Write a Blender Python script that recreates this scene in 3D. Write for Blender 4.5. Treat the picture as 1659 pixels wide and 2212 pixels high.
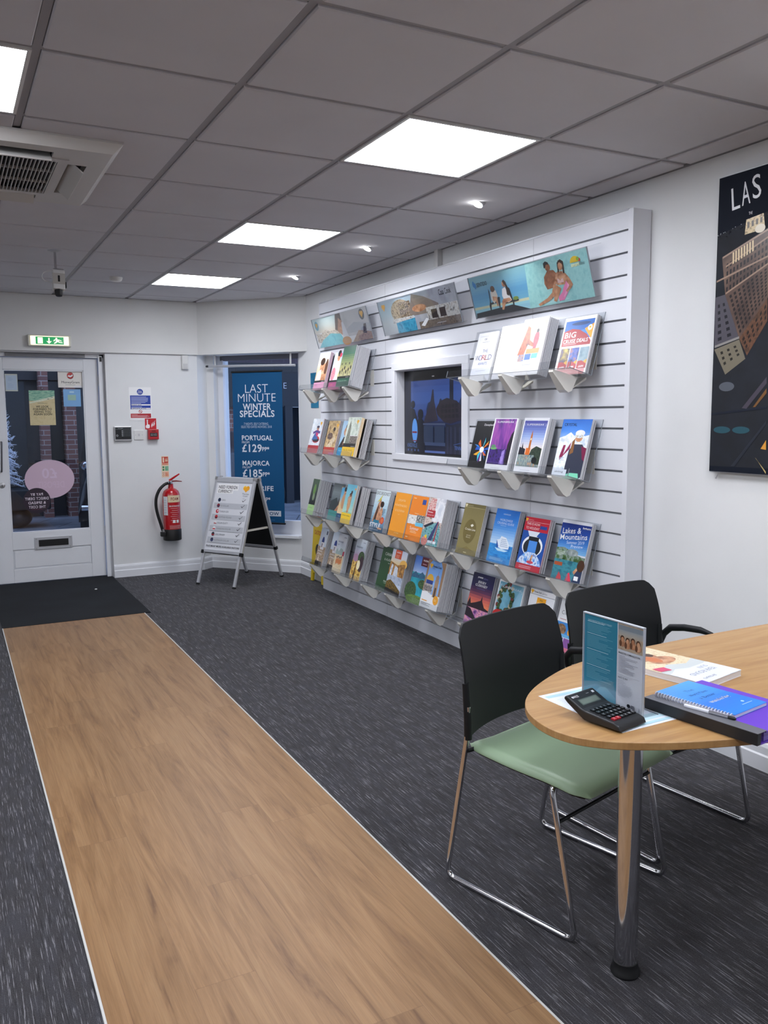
import bpy, math, random
from mathutils import Matrix, Vector
random.seed(7)
sc = bpy.context.scene
COL = sc.collection
for o in list(bpy.data.objects): bpy.data.objects.remove(o)

# ------------------------------------------------------------------ camera
CAMH = 1.4322
cam_d = bpy.data.cameras.new('camera'); cam = bpy.data.objects.new('camera', cam_d); COL.objects.link(cam)
cam_d.sensor_fit = 'HORIZONTAL'; cam_d.sensor_width = 36.0; cam_d.lens = 1827.64 * 36.0 / 1659.0
cam_d.clip_start = 0.05; cam_d.clip_end = 200
yaw, pit, rol = 0.478439, -0.113154, -0.00753
F = Vector((math.sin(yaw)*math.cos(pit), math.cos(yaw)*math.cos(pit), math.sin(pit)))
R0 = Vector((math.cos(yaw), -math.sin(yaw), 0)); U0 = R0.cross(F)
R = R0*math.cos(rol) + U0*math.sin(rol); U = -R0*math.sin(rol) + U0*math.cos(rol)
cam.matrix_world = Matrix(((R.x, U.x, -F.x, 0), (R.y, U.y, -F.y, 0), (R.z, U.z, -F.z, CAMH), (0, 0, 0, 1)))
sc.camera = cam

# ------------------------------------------------------------------ light levels
EXPOSURE = 0.82
PANEL = 12.0          # emission of the ceiling panels
SPOT_W = 17.0         # watts of each downlight
SKY = (0.11, 0.145, 0.225); SKY_S = 5.5
sc.view_settings.view_transform = 'Standard'; sc.view_settings.look = 'None'
sc.view_settings.exposure = EXPOSURE; sc.view_settings.gamma = 1.0
sc.view_settings.use_curve_mapping = False
sc.cycles.max_bounces = 10; sc.cycles.diffuse_bounces = 6; sc.cycles.transparent_max_bounces = 24
sc.cycles.use_denoising = True
sc.cycles.sample_clamp_indirect = 6.0
w = bpy.data.worlds.new('dusk'); sc.world = w; w.use_nodes = True
bgn = w.node_tree.nodes['Background']; bgn.inputs[0].default_value = (*SKY, 1); bgn.inputs[1].default_value = SKY_S

# ------------------------------------------------------------------ materials
MATS = {}
def lin(h):
    h = h.lstrip('#'); c = [int(h[i:i+2], 16)/255 for i in (0, 2, 4)]
    return tuple(x/12.92 if x <= .04045 else ((x+.055)/1.055)**2.4 for x in c)
def newmat(name):
    m = bpy.data.materials.new(name); m.use_nodes = True; MATS[name] = m
    return m, m.node_tree, m.node_tree.nodes['Principled BSDF']
def mat(name, col, rough=.5, metal=0, spec=.5, coat=0):
    if name in MATS: return MATS[name]
    m, t, b = newmat(name)
    b.inputs['Base Color'].default_value = (*(lin(col) if isinstance(col, str) else col), 1)
    b.inputs['Roughness'].default_value = rough; b.inputs['Metallic'].default_value = metal
    b.inputs['Specular IOR Level'].default_value = spec; b.inputs['Coat Weight'].default_value = coat
    return m
def ink(h): return mat('ink_' + h.lstrip('#'), h, .32)
def pap(h): return mat('paper_' + h.lstrip('#'), h, .7)
def emi(h, s=1.0):
    n = 'lit_%s_%g' % (h.lstrip('#'), s)
    if n in MATS: return MATS[n]
    m, t, b = newmat(n)
    b.inputs['Base Color'].default_value = (.01, .01, .012, 1); b.inputs['Roughness'].default_value = .12
    b.inputs['Emission Color'].default_value = (*lin(h), 1); b.inputs['Emission Strength'].default_value = s
    return m
def nz(t, x, y): n = t.nodes.new(x); n.location = (random.randint(-900, 0), random.randint(-400, 400)); return n
def ramp(t, stops, interp='LINEAR'):
    r = nz(t, 'ShaderNodeValToRGB', 0); r.color_ramp.interpolation = interp
    e = r.color_ramp.elements
    while len(e) < len(stops): e.new(.5)
    for k, (p, c) in enumerate(stops): e[k].position = p; e[k].color = (*(lin(c) if isinstance(c, str) else c), 1)
    return r
def coords(t, scale, loc=(0, 0, 0)):
    tc = nz(t, 'ShaderNodeTexCoord', 0); mp = nz(t, 'ShaderNodeMapping', 0)
    mp.inputs['Scale'].default_value = scale; mp.inputs['Location'].default_value = loc
    t.links.new(tc.outputs['Object'], mp.inputs['Vector']); return mp.outputs[0]
def noise(t, vec, scale=1, detail=3, rough=.5, dist=0):
    n = nz(t, 'ShaderNodeTexNoise', 0); n.inputs['Scale'].default_value = scale; n.inputs['Detail'].default_value = detail
    n.inputs['Roughness'].default_value = rough; n.inputs['Distortion'].default_value = dist
    t.links.new(vec, n.inputs['Vector']); return n.outputs['Fac']
def mott(key, cols, scale=60, stretch=(1, 1, 1), rough=.32, lo=.32, hi=.68, detail=3):
    name = 'print_' + key
    if name in MATS: return MATS[name]
    m, t, b = newmat(name); b.inputs['Roughness'].default_value = rough
    f = noise(t, coords(t, tuple(scale*s for s in stretch)), 1, detail)
    k = len(cols); r = ramp(t, [(lo+(hi-lo)*i/(k-1), c) for i, c in enumerate(cols)])
    t.links.new(f, r.inputs[0]); t.links.new(r.outputs[0], b.inputs['Base Color']); return m
def mixc(t, fac, a, bb):
    n = nz(t, 'ShaderNodeMix', 0); n.data_type = 'RGBA'
    for s, i in ((fac, 0), (a, 6), (bb, 7)):
        if isinstance(s, (int, float)): n.inputs[i].default_value = s
        elif isinstance(s, (tuple, str)): n.inputs[i].default_value = (*(lin(s) if isinstance(s, str) else s), 1)
        else: t.links.new(s, n.inputs[i])
    return n.outputs[2]
def mth(t, op, a, b=0.0):
    n = nz(t, 'ShaderNodeMath', 0); n.operation = op
    for s, i in ((a, 0), (b, 1)):
        if isinstance(s, (int, float)): n.inputs[i].default_value = s
        else: t.links.new(s, n.inputs[i])
    return n.outputs[0]
def bump(t, b, h, strength=.2, dist=.002):
    n = nz(t, 'ShaderNodeBump', 0); n.inputs['Strength'].default_value = strength; n.inputs['Distance'].default_value = dist
    t.links.new(h, n.inputs['Height']); t.links.new(n.outputs[0], b.inputs['Normal'])

def mk_carpet():
    m, t, b = newmat('carpet'); b.inputs['Roughness'].default_value = .95; b.inputs['Specular IOR Level'].default_value = .15; b.inputs['Sheen Weight'].default_value = .08; b.inputs['Sheen Roughness'].default_value = .5
    fine = noise(t, coords(t, (420, 300, 400)), 1, 2)
    base = ramp(t, [(.3, '#272628'), (.5, '#39383b'), (.72, '#525154')]); t.links.new(fine, base.inputs[0])
    big = noise(t, coords(t, (26, 7, 20), (3, 1, 0)), 1, 3)
    hue = ramp(t, [(.38, '#353335'), (.5, '#39383c'), (.62, '#404047')]); t.links.new(big, hue.inputs[0])
    c0 = mixc(t, .42, base.outputs[0], hue.outputs[0])
    s1 = noise(t, coords(t, (300, 7.5, 100), (5, 2, 0)), 1, 2, .6, .2); r1 = ramp(t, [(.572, (0, 0, 0)), (.65, (1, 1, 1))]); t.links.new(s1, r1.inputs[0])
    brk = noise(t, coords(t, (420, 34, 100)), 1, 2); r1b = ramp(t, [(.36, (0, 0, 0)), (.55, (1, 1, 1))]); t.links.new(brk, r1b.inputs[0])
    f1 = mth(t, 'MULTIPLY', r1.outputs[0], mth(t, 'MULTIPLY', r1b.outputs[0], .8))
    c1 = mixc(t, f1, c0, '#929196')
    s2 = noise(t, coords(t, (240, 7, 100), (9, 7, 0)), 1, 2, .6, .25); r2 = ramp(t, [(.57, (0, 0, 0)), (.68, (1, 1, 1))]); t.links.new(s2, r2.inputs[0])
    c2 = mixc(t, mth(t, 'MULTIPLY', r2.outputs[0], .75), c1, '#171718')
    t.links.new(c2, b.inputs['Base Color']); bump(t, b, fine, .5, .003); return m
def mk_planks(name, width, length, cols, rough):
    m, t, b = newmat(name); b.inputs['Roughness'].default_value = rough; b.inputs['Specular IOR Level'].default_value = .4
    tc = nz(t, 'ShaderNodeTexCoord', 0); sp = nz(t, 'ShaderNodeSeparateXYZ', 0); t.links.new(tc.outputs['Object'], sp.inputs[0])
    row = mth(t, 'FLOOR', mth(t, 'DIVIDE', sp.outputs[0], width))
    wn = nz(t, 'ShaderNodeTexWhiteNoise', 0); wn.noise_dimensions = '1D'; t.links.new(row, wn.inputs['W'])
    ysh = mth(t, 'ADD', sp.outputs[1], mth(t, 'MULTIPLY', wn.outputs['Value'], length*3))
    colm = mth(t, 'FLOOR', mth(t, 'DIVIDE', ysh, length))
    wn2 = nz(t, 'ShaderNodeTexWhiteNoise', 0); wn2.noise_dimensions = '2D'
    cb = nz(t, 'ShaderNodeCombineXYZ', 0); t.links.new(row, cb.inputs[0]); t.links.new(colm, cb.inputs[1]); t.links.new(cb.outputs[0], wn2.inputs['Vector'])
    rnd = wn2.outputs['Value']
    cv = nz(t, 'ShaderNodeCombineXYZ', 0)
    t.links.new(mth(t, 'MULTIPLY', sp.outputs[0], 22), cv.inputs[0]); t.links.new(mth(t, 'MULTIPLY', ysh, 1.7), cv.inputs[1]); t.links.new(mth(t, 'MULTIPLY', rnd, 40), cv.inputs[2])
    g1 = noise(t, cv.outputs[0], 1, 5, .62, 1.1)
    cv2 = nz(t, 'ShaderNodeCombineXYZ', 0)
    t.links.new(mth(t, 'MULTIPLY', sp.outputs[0], 260), cv2.inputs[0]); t.links.new(mth(t, 'MULTIPLY', ysh, 5), cv2.inputs[1]); t.links.new(mth(t, 'MULTIPLY', rnd, 90), cv2.inputs[2])
    g2 = noise(t, cv2.outputs[0], 1, 3, .6, .3)
    r = ramp(t, [(.24, cols[0]), (.42, cols[1]), (.55, cols[2]), (.75, cols[3])]); t.links.new(g1, r.inputs[0])
    r2 = ramp(t, [(.3, (.80, .78, .76)), (.6, (1.04, 1.03, 1.02))]); t.links.new(g2, r2.inputs[0])
    mu = nz(t, 'ShaderNodeMix', 0); mu.data_type = 'RGBA'; mu.blend_type = 'MULTIPLY'; mu.inputs[0].default_value = .75
    t.links.new(r.outputs[0], mu.inputs[6]); t.links.new(r2.outputs[0], mu.inputs[7])
    hv = nz(t, 'ShaderNodeHueSaturation', 0); t.links.new(mu.outputs[2], hv.inputs['Color']); t.links.new(mth(t, 'ADD', .94, mth(t, 'MULTIPLY', rnd, .11)), hv.inputs['Value'])
    # fine joints between the boards
    fx = mth(t, 'FRACT', mth(t, 'DIVIDE', sp.outputs[0], width)); fy = mth(t, 'FRACT', mth(t, 'DIVIDE', ysh, length))
    jx = mth(t, 'LESS_THAN', fx, .0016/width); jy = mth(t, 'LESS_THAN', fy, .002/length)
    j = mth(t, 'MAXIMUM', jx, jy)
    t.links.new(mixc(t, mth(t, 'MULTIPLY', j, .45), hv.outputs[0], '#6b4a33'), b.inputs['Base Color']); return m
def mk_tabletop():
    m, t, b = newmat('beech_laminate'); b.inputs['Roughness'].default_value = .38
    g = noise(t, coords(t, (3, 34, 20)), 1, 4, .6, .6); r = ramp(t, [(.3, '#a57b4c'), (.5, '#b28a58'), (.7, '#bb9564')]); t.links.new(g, r.inputs[0])
    g2 = noise(t, coords(t, (18, 320, 20)), 1, 2); r2 = ramp(t, [(.3, (.88, .86, .84)), (.6, (1, 1, 1))]); t.links.new(g2, r2.inputs[0])
    mu = nz(t, 'ShaderNodeMix', 0); mu.data_type = 'RGBA'; mu.blend_type = 'MULTIPLY'; mu.inputs[0].default_value = .8
    t.links.new(r.outputs[0], mu.inputs[6]); t.links.new(r2.outputs[0], mu.inputs[7]); t.links.new(mu.outputs[2], b.inputs['Base Color']); return m
def mk_wall(name, col, col2, rough=.75, sc_=260, st=.05):
    m, t, b = newmat(name); b.inputs['Roughness'].default_value = rough; b.inputs['Specular IOR Level'].default_value = .3
    f = noise(t, coords(t, (3, 3, 3)), 1, 3); r = ramp(t, [(.3, col), (.7, col2)]); t.links.new(f, r.inputs[0]); t.links.new(r.outputs[0], b.inputs['Base Color'])
    bump(t, b, noise(t, coords(t, (sc_, sc_, sc_)), 1, 2), st, .001); return m
def mk_brick(name, c1, c2, mortar):
    m, t, b = newmat(name); b.inputs['Roughness'].default_value = .9
    tc = nz(t, 'ShaderNodeTexCoord', 0); sp = nz(t, 'ShaderNodeSeparateXYZ', 0); t.links.new(tc.outputs['Object'], sp.inputs[0])
    cb = nz(t, 'ShaderNodeCombineXYZ', 0); t.links.new(mth(t, 'ADD', sp.outputs[0], sp.outputs[1]), cb.inputs[0]); t.links.new(sp.outputs[2], cb.inputs[1])
    br = nz(t, 'ShaderNodeTexBrick', 0); br.inputs['Scale'].default_value = 1; br.inputs['Brick Width'].default_value = .225; br.inputs['Row Height'].default_value = .075
    br.inputs['Mortar Size'].default_value = .006; t.links.new(cb.outputs[0], br.inputs['Vector'])
    br.inputs['Color1'].default_value = (*lin(c1), 1); br.inputs['Color2'].default_value = (*lin(c2), 1); br.inputs['Mortar'].default_value = (*lin(mortar), 1)
    t.links.new(br.outputs[0], b.inputs['Base Color']); return m
def mk_paving():
    m, t, b = newmat('stone_paving'); b.inputs['Roughness'].default_value = .6
    tc = nz(t, 'ShaderNodeTexCoord', 0); mp = nz(t, 'ShaderNodeMapping', 0); mp.inputs['Rotation'].default_value = (0, 0, .45); t.links.new(tc.outputs['Object'], mp.inputs[0])
    br = nz(t, 'ShaderNodeTexBrick', 0); br.inputs['Scale'].default_value = 1; br.inputs['Brick Width'].default_value = .95; br.inputs['Row Height'].default_value = .6
    br.inputs['Mortar Size'].default_value = .008; t.links.new(mp.outputs[0], br.inputs['Vector'])
    for k, c in (('Color1', '#878c96'), ('Color2', '#7a808b'), ('Mortar', '#33363b')): br.inputs[k].default_value = (*lin(c), 1)
    n = noise(t, coords(t, (3, 3, 3)), 1, 5); r = ramp(t, [(.35, (.6, .6, .6)), (.65, (1.1, 1.1, 1.1))]); t.links.new(n, r.inputs[0])
    mu = nz(t, 'ShaderNodeMix', 0); mu.data_type = 'RGBA'; mu.blend_type = 'MULTIPLY'; mu.inputs[0].default_value = .8
    t.links.new(br.outputs[0], mu.inputs[6]); t.links.new(r.outputs[0], mu.inputs[7]); t.links.new(mu.outputs[2], b.inputs['Base Color']); return m
def mk_clear(name, tint, refl=1.0, rough=.02):
    m = bpy.data.materials.new(name); m.use_nodes = True; MATS[name] = m; t = m.node_tree; t.nodes.clear()
    out = nz(t, 'ShaderNodeOutputMaterial', 0); mx = nz(t, 'ShaderNodeMixShader', 0); tr = nz(t, 'ShaderNodeBsdfTransparent', 0); gl = nz(t, 'ShaderNodeBsdfGlossy', 0)
    lw = nz(t, 'ShaderNodeLayerWeight', 0); lw.inputs[0].default_value = .5
    fr = mth(t, 'ADD', .045, mth(t, 'MULTIPLY', mth(t, 'POWER', lw.outputs['Facing'], 4.0), .75))
    tr.inputs[0].default_value = (*tint, 1); gl.inputs['Roughness'].default_value = rough
    t.links.new(mth(t, 'MULTIPLY', fr, refl), mx.inputs[0]); t.links.new(tr.outputs[0], mx.inputs[1]); t.links.new(gl.outputs[0], mx.inputs[2]); t.links.new(mx.outputs[0], out.inputs[0]); return m
CARPET = mk_carpet(); PLANK = mk_planks('oak_vinyl_planks', .1595, 1.22, ('#694a31', '#8a6844', '#97744f', '#a07f59'), .42)
BEECH = mk_tabletop()
WALL = mk_wall('wall_paint', '#e2e3e3', '#e6e7e7'); WALLB = mk_wall('bulkhead_paint', '#dfdfdd', '#e3e3e1')
TILE = mk_wall('ceiling_tile', '#cdccd1', '#d2d1d6', .9, 320, .12); TBAR = mat('tbar_shaded', '#a09fa4', .6)  # T-bars greyed so the grid looks recessed and shaded
GLOSSW = mk_wall('gloss_white_paint', '#e6e8ec', '#eaecf0', .35, 60, .02)
SLAT = mat('white_melamine', '#e2e4ea', .3); GROOVE = mat('groove_grey', '#8b8c91', .45, .2); ENDTRIM = mat('white_end_trim', '#e4e6ec', .35)  # grey of the slat groove backing and panel joints
BRICK = mk_brick('brick', '#8d6258', '#765450', '#aaa29e'); BRICKD = mk_brick('brick_plum', '#4f4048', '#443a44', '#5c545c'); PAVE = mk_paving()
GLASS = mk_clear('window_glass', (.88, .90, .92), .8, .0); ACRYL = mk_clear('clear_acrylic', (.93, .94, .95), 1.0, .03); ACRYE = mat('acrylic_edge', '#8f959c', .15)
CHROME = mat('chrome', (.66, .66, .68), .09, 1); ALU = mat('anodised_aluminium', '#c9cbd0', .38, .45); STEEL = mat('dull_steel', '#b9b9bb', .4, .8)
BLKP = mat('black_plastic', '#0e1115', .5, 0, .35); BLK = mat('matte_black', '#0e0f11', .5); RUB = mat('black_rubber', '#121212', .55)
CREAM = mat('cream_enamel', '#e4e1d8', .4); WPLA = mat('white_plastic', '#dcdcda', .4); GREEN = mat('green_vinyl', '#8ea688', .42)
MATM = mk_wall('entrance_mat_pile', '#17191c', '#1f2226', .95, 500, .8)
RED = mat('red_enamel', '#b5121c', .25, 0, .5, .4); YEL = mat('yellow_plastic', '#e2c320', .4)
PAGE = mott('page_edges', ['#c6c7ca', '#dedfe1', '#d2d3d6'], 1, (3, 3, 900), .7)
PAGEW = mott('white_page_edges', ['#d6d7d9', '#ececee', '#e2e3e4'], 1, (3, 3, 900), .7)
W_, K_ = '#f2f2f2', '#141416'

# ------------------------------------------------------------------ mesh builder
TXT = {}
def glyphs(s, off=0.0):
    off = min(off, .018); k = (s, off)
    if k in TXT: return TXT[k]
    cu = bpy.data.curves.new('t', 'FONT'); cu.body = s; cu.offset = off; cu.resolution_u = 3; cu.space_character = 1+max(off, 0)*3.5
    o = bpy.data.objects.new('t', cu); COL.objects.link(o)
    me = o.evaluated_get(bpy.context.evaluated_depsgraph_get()).to_mesh()
    vs = [(v.co.x, v.co.y) for v in me.vertices]; fs = [tuple(p.vertices) for p in me.polygons]
    bpy.data.objects.remove(o); bpy.data.curves.remove(cu)
    xs = [v[0] for v in vs]; ys = [v[1] for v in vs]
    TXT[k] = (vs, fs, min(xs), max(xs), min(ys), max(ys)); return TXT[k]
class G:
    def __init__(s): s.v = []; s.f = []; s.mi = []; s.ms = []; s.M = None; s.z = 0.0; s.dz = .00008
    def m(s, mt):
        if isinstance(mt, str): mt = ink(mt)
        if mt not in s.ms: s.ms.append(mt)
        return s.ms.index(mt)
    def add(s, vs, fs, mt):
        n = len(s.v); i = s.m(mt)
        s.v += [tuple(s.M @ Vector(p)) if s.M else tuple(p) for p in vs]
        for f in fs: s.f.append(tuple(n+a for a in f)); s.mi.append(i)
        return s
    def box(s, x0, x1, y0, y1, z0, z1, mt):
        vs = [(x, y, z) for z in (z0, z1) for y in (y0, y1) for x in (x0, x1)]
        return s.add(vs, [(0, 2, 3, 1), (4, 5, 7, 6), (0, 1, 5, 4), (2, 6, 7, 3), (0, 4, 6, 2), (1, 3, 7, 5)], mt)
    def extr(s, pts, vec, mt, cap=True):
        n = len(pts); vec = Vector(vec); vs = [Vector(p) for p in pts]; vs = vs + [p+vec for p in vs]
        fs = [(i, (i+1) % n, n+(i+1) % n, n+i) for i in range(n)]
        if cap: fs += [tuple(range(n-1, -1, -1)), tuple(range(n, 2*n))]
        return s.add(vs, fs, mt)
    def prism(s, pts, z0, z1, mt): return s.extr([(x, y, z0) for x, y in pts], (0, 0, z1-z0), mt)
    def tube(s, path, r, mt, n=10, fil=0, cap=True, closed=False):
        P = [Vector(p) for p in path]
        if fil:
            Q = [P[0]]
            for a, b, c in zip(P, P[1:], P[2:]):
                f_ = min(fil, (a-b).length*.48, (c-b).length*.48); u = b+(a-b).normalized()*f_; w2 = b+(c-b).normalized()*f_
                for k in range(7): tt = k/6; Q.append(u*(1-tt)**2 + b*2*tt*(1-tt) + w2*tt*tt)
            Q.append(P[-1]); P = Q
        N = len(P); rs = r if isinstance(r, (list, tuple)) else [r]*N
        vs = []; up = None
        for i, p in enumerate(P):
            d = (P[(i+1) % N]-P[i-1]) if closed else (P[min(i+1, N-1)]-P[max(i-1, 0)]); d.normalize()
            if up is None: up = Vector((0, 0, 1)) if abs(d.z) < .9 else Vector((1, 0, 0))
            e = (up-d*up.dot(d)).normalized(); g = d.cross(e); up = e
            for k in range(n): a = 2*math.pi*k/n; vs.append(p+(e*math.cos(a)+g*math.sin(a))*rs[i])
        fs = []
        for i in range(N if closed else N-1):
            j = (i+1) % N
            for k in range(n): fs.append((i*n+k, i*n+(k+1) % n, j*n+(k+1) % n, j*n+k))
        if cap and not closed: fs += [tuple(range(n-1, -1, -1)), tuple((N-1)*n+k for k in range(n))]
        return s.add(vs, fs, mt)
    def lathe(s, prof, mt, c=(0, 0, 0), n=28, M=None):
        vs = []; c = Vector(c)
        for r, z in prof:
            for k in range(n):
                a = 2*math.pi*k/n; p = Vector((r*math.cos(a), r*math.sin(a), z)); vs.append(c+(M @ p if M else p))
        fs = []
        for i in range(len(prof)-1):
            for k in range(n): fs.append((i*n+k, i*n+(k+1) % n, (i+1)*n+(k+1) % n, (i+1)*n+k))
        if prof[0][0] > 1e-5: fs.append(tuple(range(n-1, -1, -1)))
        if prof[-1][0] > 1e-5: fs.append(tuple((len(prof)-1)*n+k for k in range(n)))
        return s.add(vs, fs, mt)
    def grid(s, fn, nu, nv, mt):
        vs = [fn(i/nu, j/nv) for j in range(nv+1) for i in range(nu+1)]
        fs = [(j*(nu+1)+i, j*(nu+1)+i+1, (j+1)*(nu+1)+i+1, (j+1)*(nu+1)+i) for j in range(nv) for i in range(nu)]
        return s.add(vs, fs, mt)
    def shell(s, fa, fb, nu, nv, mt):
        A = [fa(i/nu, j/nv) for j in range(nv+1) for i in range(nu+1)]; B = [fb(i/nu, j/nv) for j in range(nv+1) for i in range(nu+1)]
        n = len(A); I = lambda i, j: j*(nu+1)+i
        fs = []
        for j in range(nv):
            for i in range(nu):
                q = (I(i, j), I(i+1, j), I(i+1, j+1), I(i, j+1)); fs.append(q); fs.append(tuple(n+a for a in reversed(q)))
        rim = [I(i, 0) for i in range(nu+1)]+[I(nu, j) for j in range(1, nv+1)]+[I(i, nv) for i in range(nu-1, -1, -1)]+[I(0, j) for j in range(nv-1, 0, -1)]
        for k in range(len(rim)): a, b = rim[k], rim[(k+1) % len(rim)]; fs.append((b, a, n+a, n+b))
        return s.add(A+B, fs, mt)
    def ball(s, c, rx, ry, rz, mt, n=16, h=10):
        vs = []; fs = []
        for i in range(h+1):
            th = math.pi*i/h
            for k in range(n): a = 2*math.pi*k/n; vs.append((c[0]+rx*math.sin(th)*math.cos(a), c[1]+ry*math.sin(th)*math.sin(a), c[2]+rz*math.cos(th)))
        for i in range(h):
            for k in range(n): fs.append((i*n+k, (i+1)*n+k, (i+1)*n+(k+1) % n, i*n+(k+1) % n))
        return s.add(vs, fs, mt)
    # flat printing in the local xy plane, unit square w x h, each call a hair above the last
    def sheet(s, w, h, mt=None, t=0.0): s.w, s.h = w, h; s.z = 0.0002; (s.box(0, w, 0, h, -t, 0, mt) if t else s.r(0, 0, 1, 1, mt)) if mt else 0; return s
    def p(s, pts, mt):
        s.z += s.dz; return s.add([(x*s.w, y*s.h, s.z) for x, y in pts], [tuple(range(len(pts)))], mt)
    def r(s, x0, y0, x1, y1, mt): return s.p([(x0, y0), (x1, y0), (x1, y1), (x0, y1)], mt)
    def e(s, cx, cy, rx, ry, mt, n=22): return s.p([(cx+rx*math.cos(2*math.pi*k/n), cy+ry*math.sin(2*math.pi*k/n)) for k in range(n)], mt)
    def grad(s, y0, y1, cols, x0=0, x1=1, n=14):
        cs = [lin(c) for c in cols]
        for k in range(n):
            f = (k+.5)/n*(len(cs)-1); i = min(int(f), len(cs)-2); f -= i
            c = [cs[i][q]*(1-f)+cs[i+1][q]*f for q in range(3)]
            hx = '#%02x%02x%02x' % tuple(int(round(255*(12.92*q if q < .0031308 else 1.055*q**(1/2.4)-.055))) for q in c)
            s.z -= s.dz if k else 0; s.r(x0, y0+(y1-y0)*k/n, x1, y0+(y1-y0)*(k+1)/n, hx)
        return s
    def t(s, txt, cx, cy, h, mt, w=None, bold=0, al='c', rot=0, flip=False):
        vs, fs, x0, x1, y0, y1 = glyphs(txt, bold); k = h*s.h/(.73); kx = k if w is None else w*s.w/(x1-x0)
        ox = {'c': (x0+x1)/2, 'l': x0, 'r': x1}[al]; s.z += s.dz; cr, sr = math.cos(rot), math.sin(rot); fl = -1 if flip else 1
        out = []
        for x, y in vs:
            a, b = (x-ox)*kx*fl, (y-.36)*k; out.append((cx*s.w+a*cr-b*sr, cy*s.h+a*sr+b*cr, s.z))
        return s.add(out, fs, mt)
    def lines(s, x0, y0, x1, y1, n, mt, seed=1, fill=.4):
        rg = random.Random(seed); s.z += s.dz; dh = (y1-y0)/n; vs = []; fs = []
        for k in range(n):
            xe = x0+(x1-x0)*(rg.uniform(.72, 1) if rg.random() < .75 else rg.uniform(.3, .6)); yb = y0+dh*k
            b = len(vs); vs += [(x0*s.w, yb*s.h, s.z), (xe*s.w, yb*s.h, s.z), (xe*s.w, (yb+dh*fill)*s.h, s.z), (x0*s.w, (yb+dh*fill)*s.h, s.z)]; fs.append((b, b+1, b+2, b+3))
        return s.add(vs, fs, mt)
    def qgrid(s, q, nu, nv, fu, fv, mt):
        s.z += s.dz; vs = []; fs = []
        def P(a, b): return tuple((q[0][i]*(1-a)+q[1][i]*a)*(1-b)+(q[3][i]*(1-a)+q[2][i]*a)*b for i in (0, 1))
        for j in range(nv):
            for i in range(nu):
                b = len(vs); cs = [P((i+x)/nu, (j+y)/nv) for x, y in (((1-fu)/2, (1-fv)/2), ((1+fu)/2, (1-fv)/2), ((1+fu)/2, (1+fv)/2), ((1-fu)/2, (1+fv)/2))]
                vs += [(x*s.w, y*s.h, s.z) for x, y in cs]; fs.append((b, b+1, b+2, b+3))
        return s.add(vs, fs, mt)
    def build(s, name, parent=None, smooth=None, bevel=0, matrix=None):
        me = bpy.data.meshes.new(name); me.from_pydata(s.v, [], s.f); me.update()
        for mt in s.ms: me.materials.append(mt)
        me.polygons.foreach_set('material_index', s.mi)
        if smooth:
            me.polygons.foreach_set('use_smooth', [True]*len(me.polygons)); me.set_sharp_from_angle(angle=math.radians(smooth))
        o = bpy.data.objects.new(name, me); COL.objects.link(o)
        if matrix is not None: o.matrix_world = matrix
        if parent: o.parent = parent
        if bevel:
            b = o.modifiers.new('bevel', 'BEVEL'); b.width = bevel; b.segments = 2; b.limit_method = 'ANGLE'; b.angle_limit = math.radians(40)
        return o
def tag(o, label, cat, group=None):
    o['label'] = label; o['category'] = cat
    if group: o['group'] = group
    return o
def thing(name, label, cat, loc=(0, 0, 0), rz=0, group=None, M=None):
    o = bpy.data.objects.new(name, None); COL.objects.link(o); o.empty_display_size = .1
    if M is not None: o.matrix_world = M
    else: o.location = loc; o.rotation_euler = (0, 0, rz)
    return tag(o, label, cat, group)
def struct(o, label=None):
    o['kind'] = 'structure'
    if label: o['label'] = label
    return o
def frame(o, u, v):     # matrix with local x along u, y along v, z the face normal
    u = Vector(u).normalized(); v = Vector(v).normalized(); n = u.cross(v)
    return Matrix(((u.x, v.x, n.x, o[0]), (u.y, v.y, n.y, o[1]), (u.z, v.z, n.z, o[2]), (0, 0, 0, 1)))
def dup(root, M, label=None):
    r = root.copy(); COL.objects.link(r); r.matrix_world = M
    if label: r['label'] = label
    for ch in root.children:
        c = ch.copy(); COL.objects.link(c); c.parent = r
        for g in ch.children: d = g.copy(); COL.objects.link(d); d.parent = c
    return r
def T(x, y, z): return Matrix.Translation((x, y, z))

# ------------------------------------------------------------------ the room shell
CZ = 2.4754; XW = 2.866; XL = -3.3; YB = -3.6; YD = 7.8; GX0 = .30097; GY0 = 2.69557
struct(G().box(XL-.2, XW+.3, YB-.2, YD+.35, -.12, 0, CARPET).build('floor'))
strip = G(); L0, L1_, K0 = .2503, 1.2072, .00565
def sx(y, a): return a + K0*y
strip.extr([(sx(YB, L0), YB, 0), (sx(YB, L1_), YB, 0), (sx(6.235, L1_), 6.235, 0), (sx(6.235, L0), 6.235, 0)], (0, 0, .004), PLANK)
struct(strip.build('floor_walkway'))
for i, a in enumerate((L0, L1_)):
    s_ = -1 if i == 0 else 1
    g = G().extr([(sx(YB, a)-.003, YB, 0), (sx(YB, a)+.003, YB, 0), (sx(6.235, a)+.003, 6.235, 0), (sx(6.235, a)-.003, 6.235, 0)], (0, 0, .0055), mat('white_edge_strip', '#c9c9c6', .4))
    struct(g.build('trim_%d' % (i+1)))
m_ = G().box(.286, 1.288, 6.238, 7.90, 0, .006, MATM).build('entrance_mat'); tag(m_, 'black ribbed entrance mat in front of the white door', 'doormat')
g = G().ball((1.06, 7.28, .012), .011, .009, .006, mat('litter_white', '#d8d8d5', .6)); tag(g.build('paper_scrap', None, 60), 'tiny white scrap lying on the black entrance mat', 'scrap')

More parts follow.
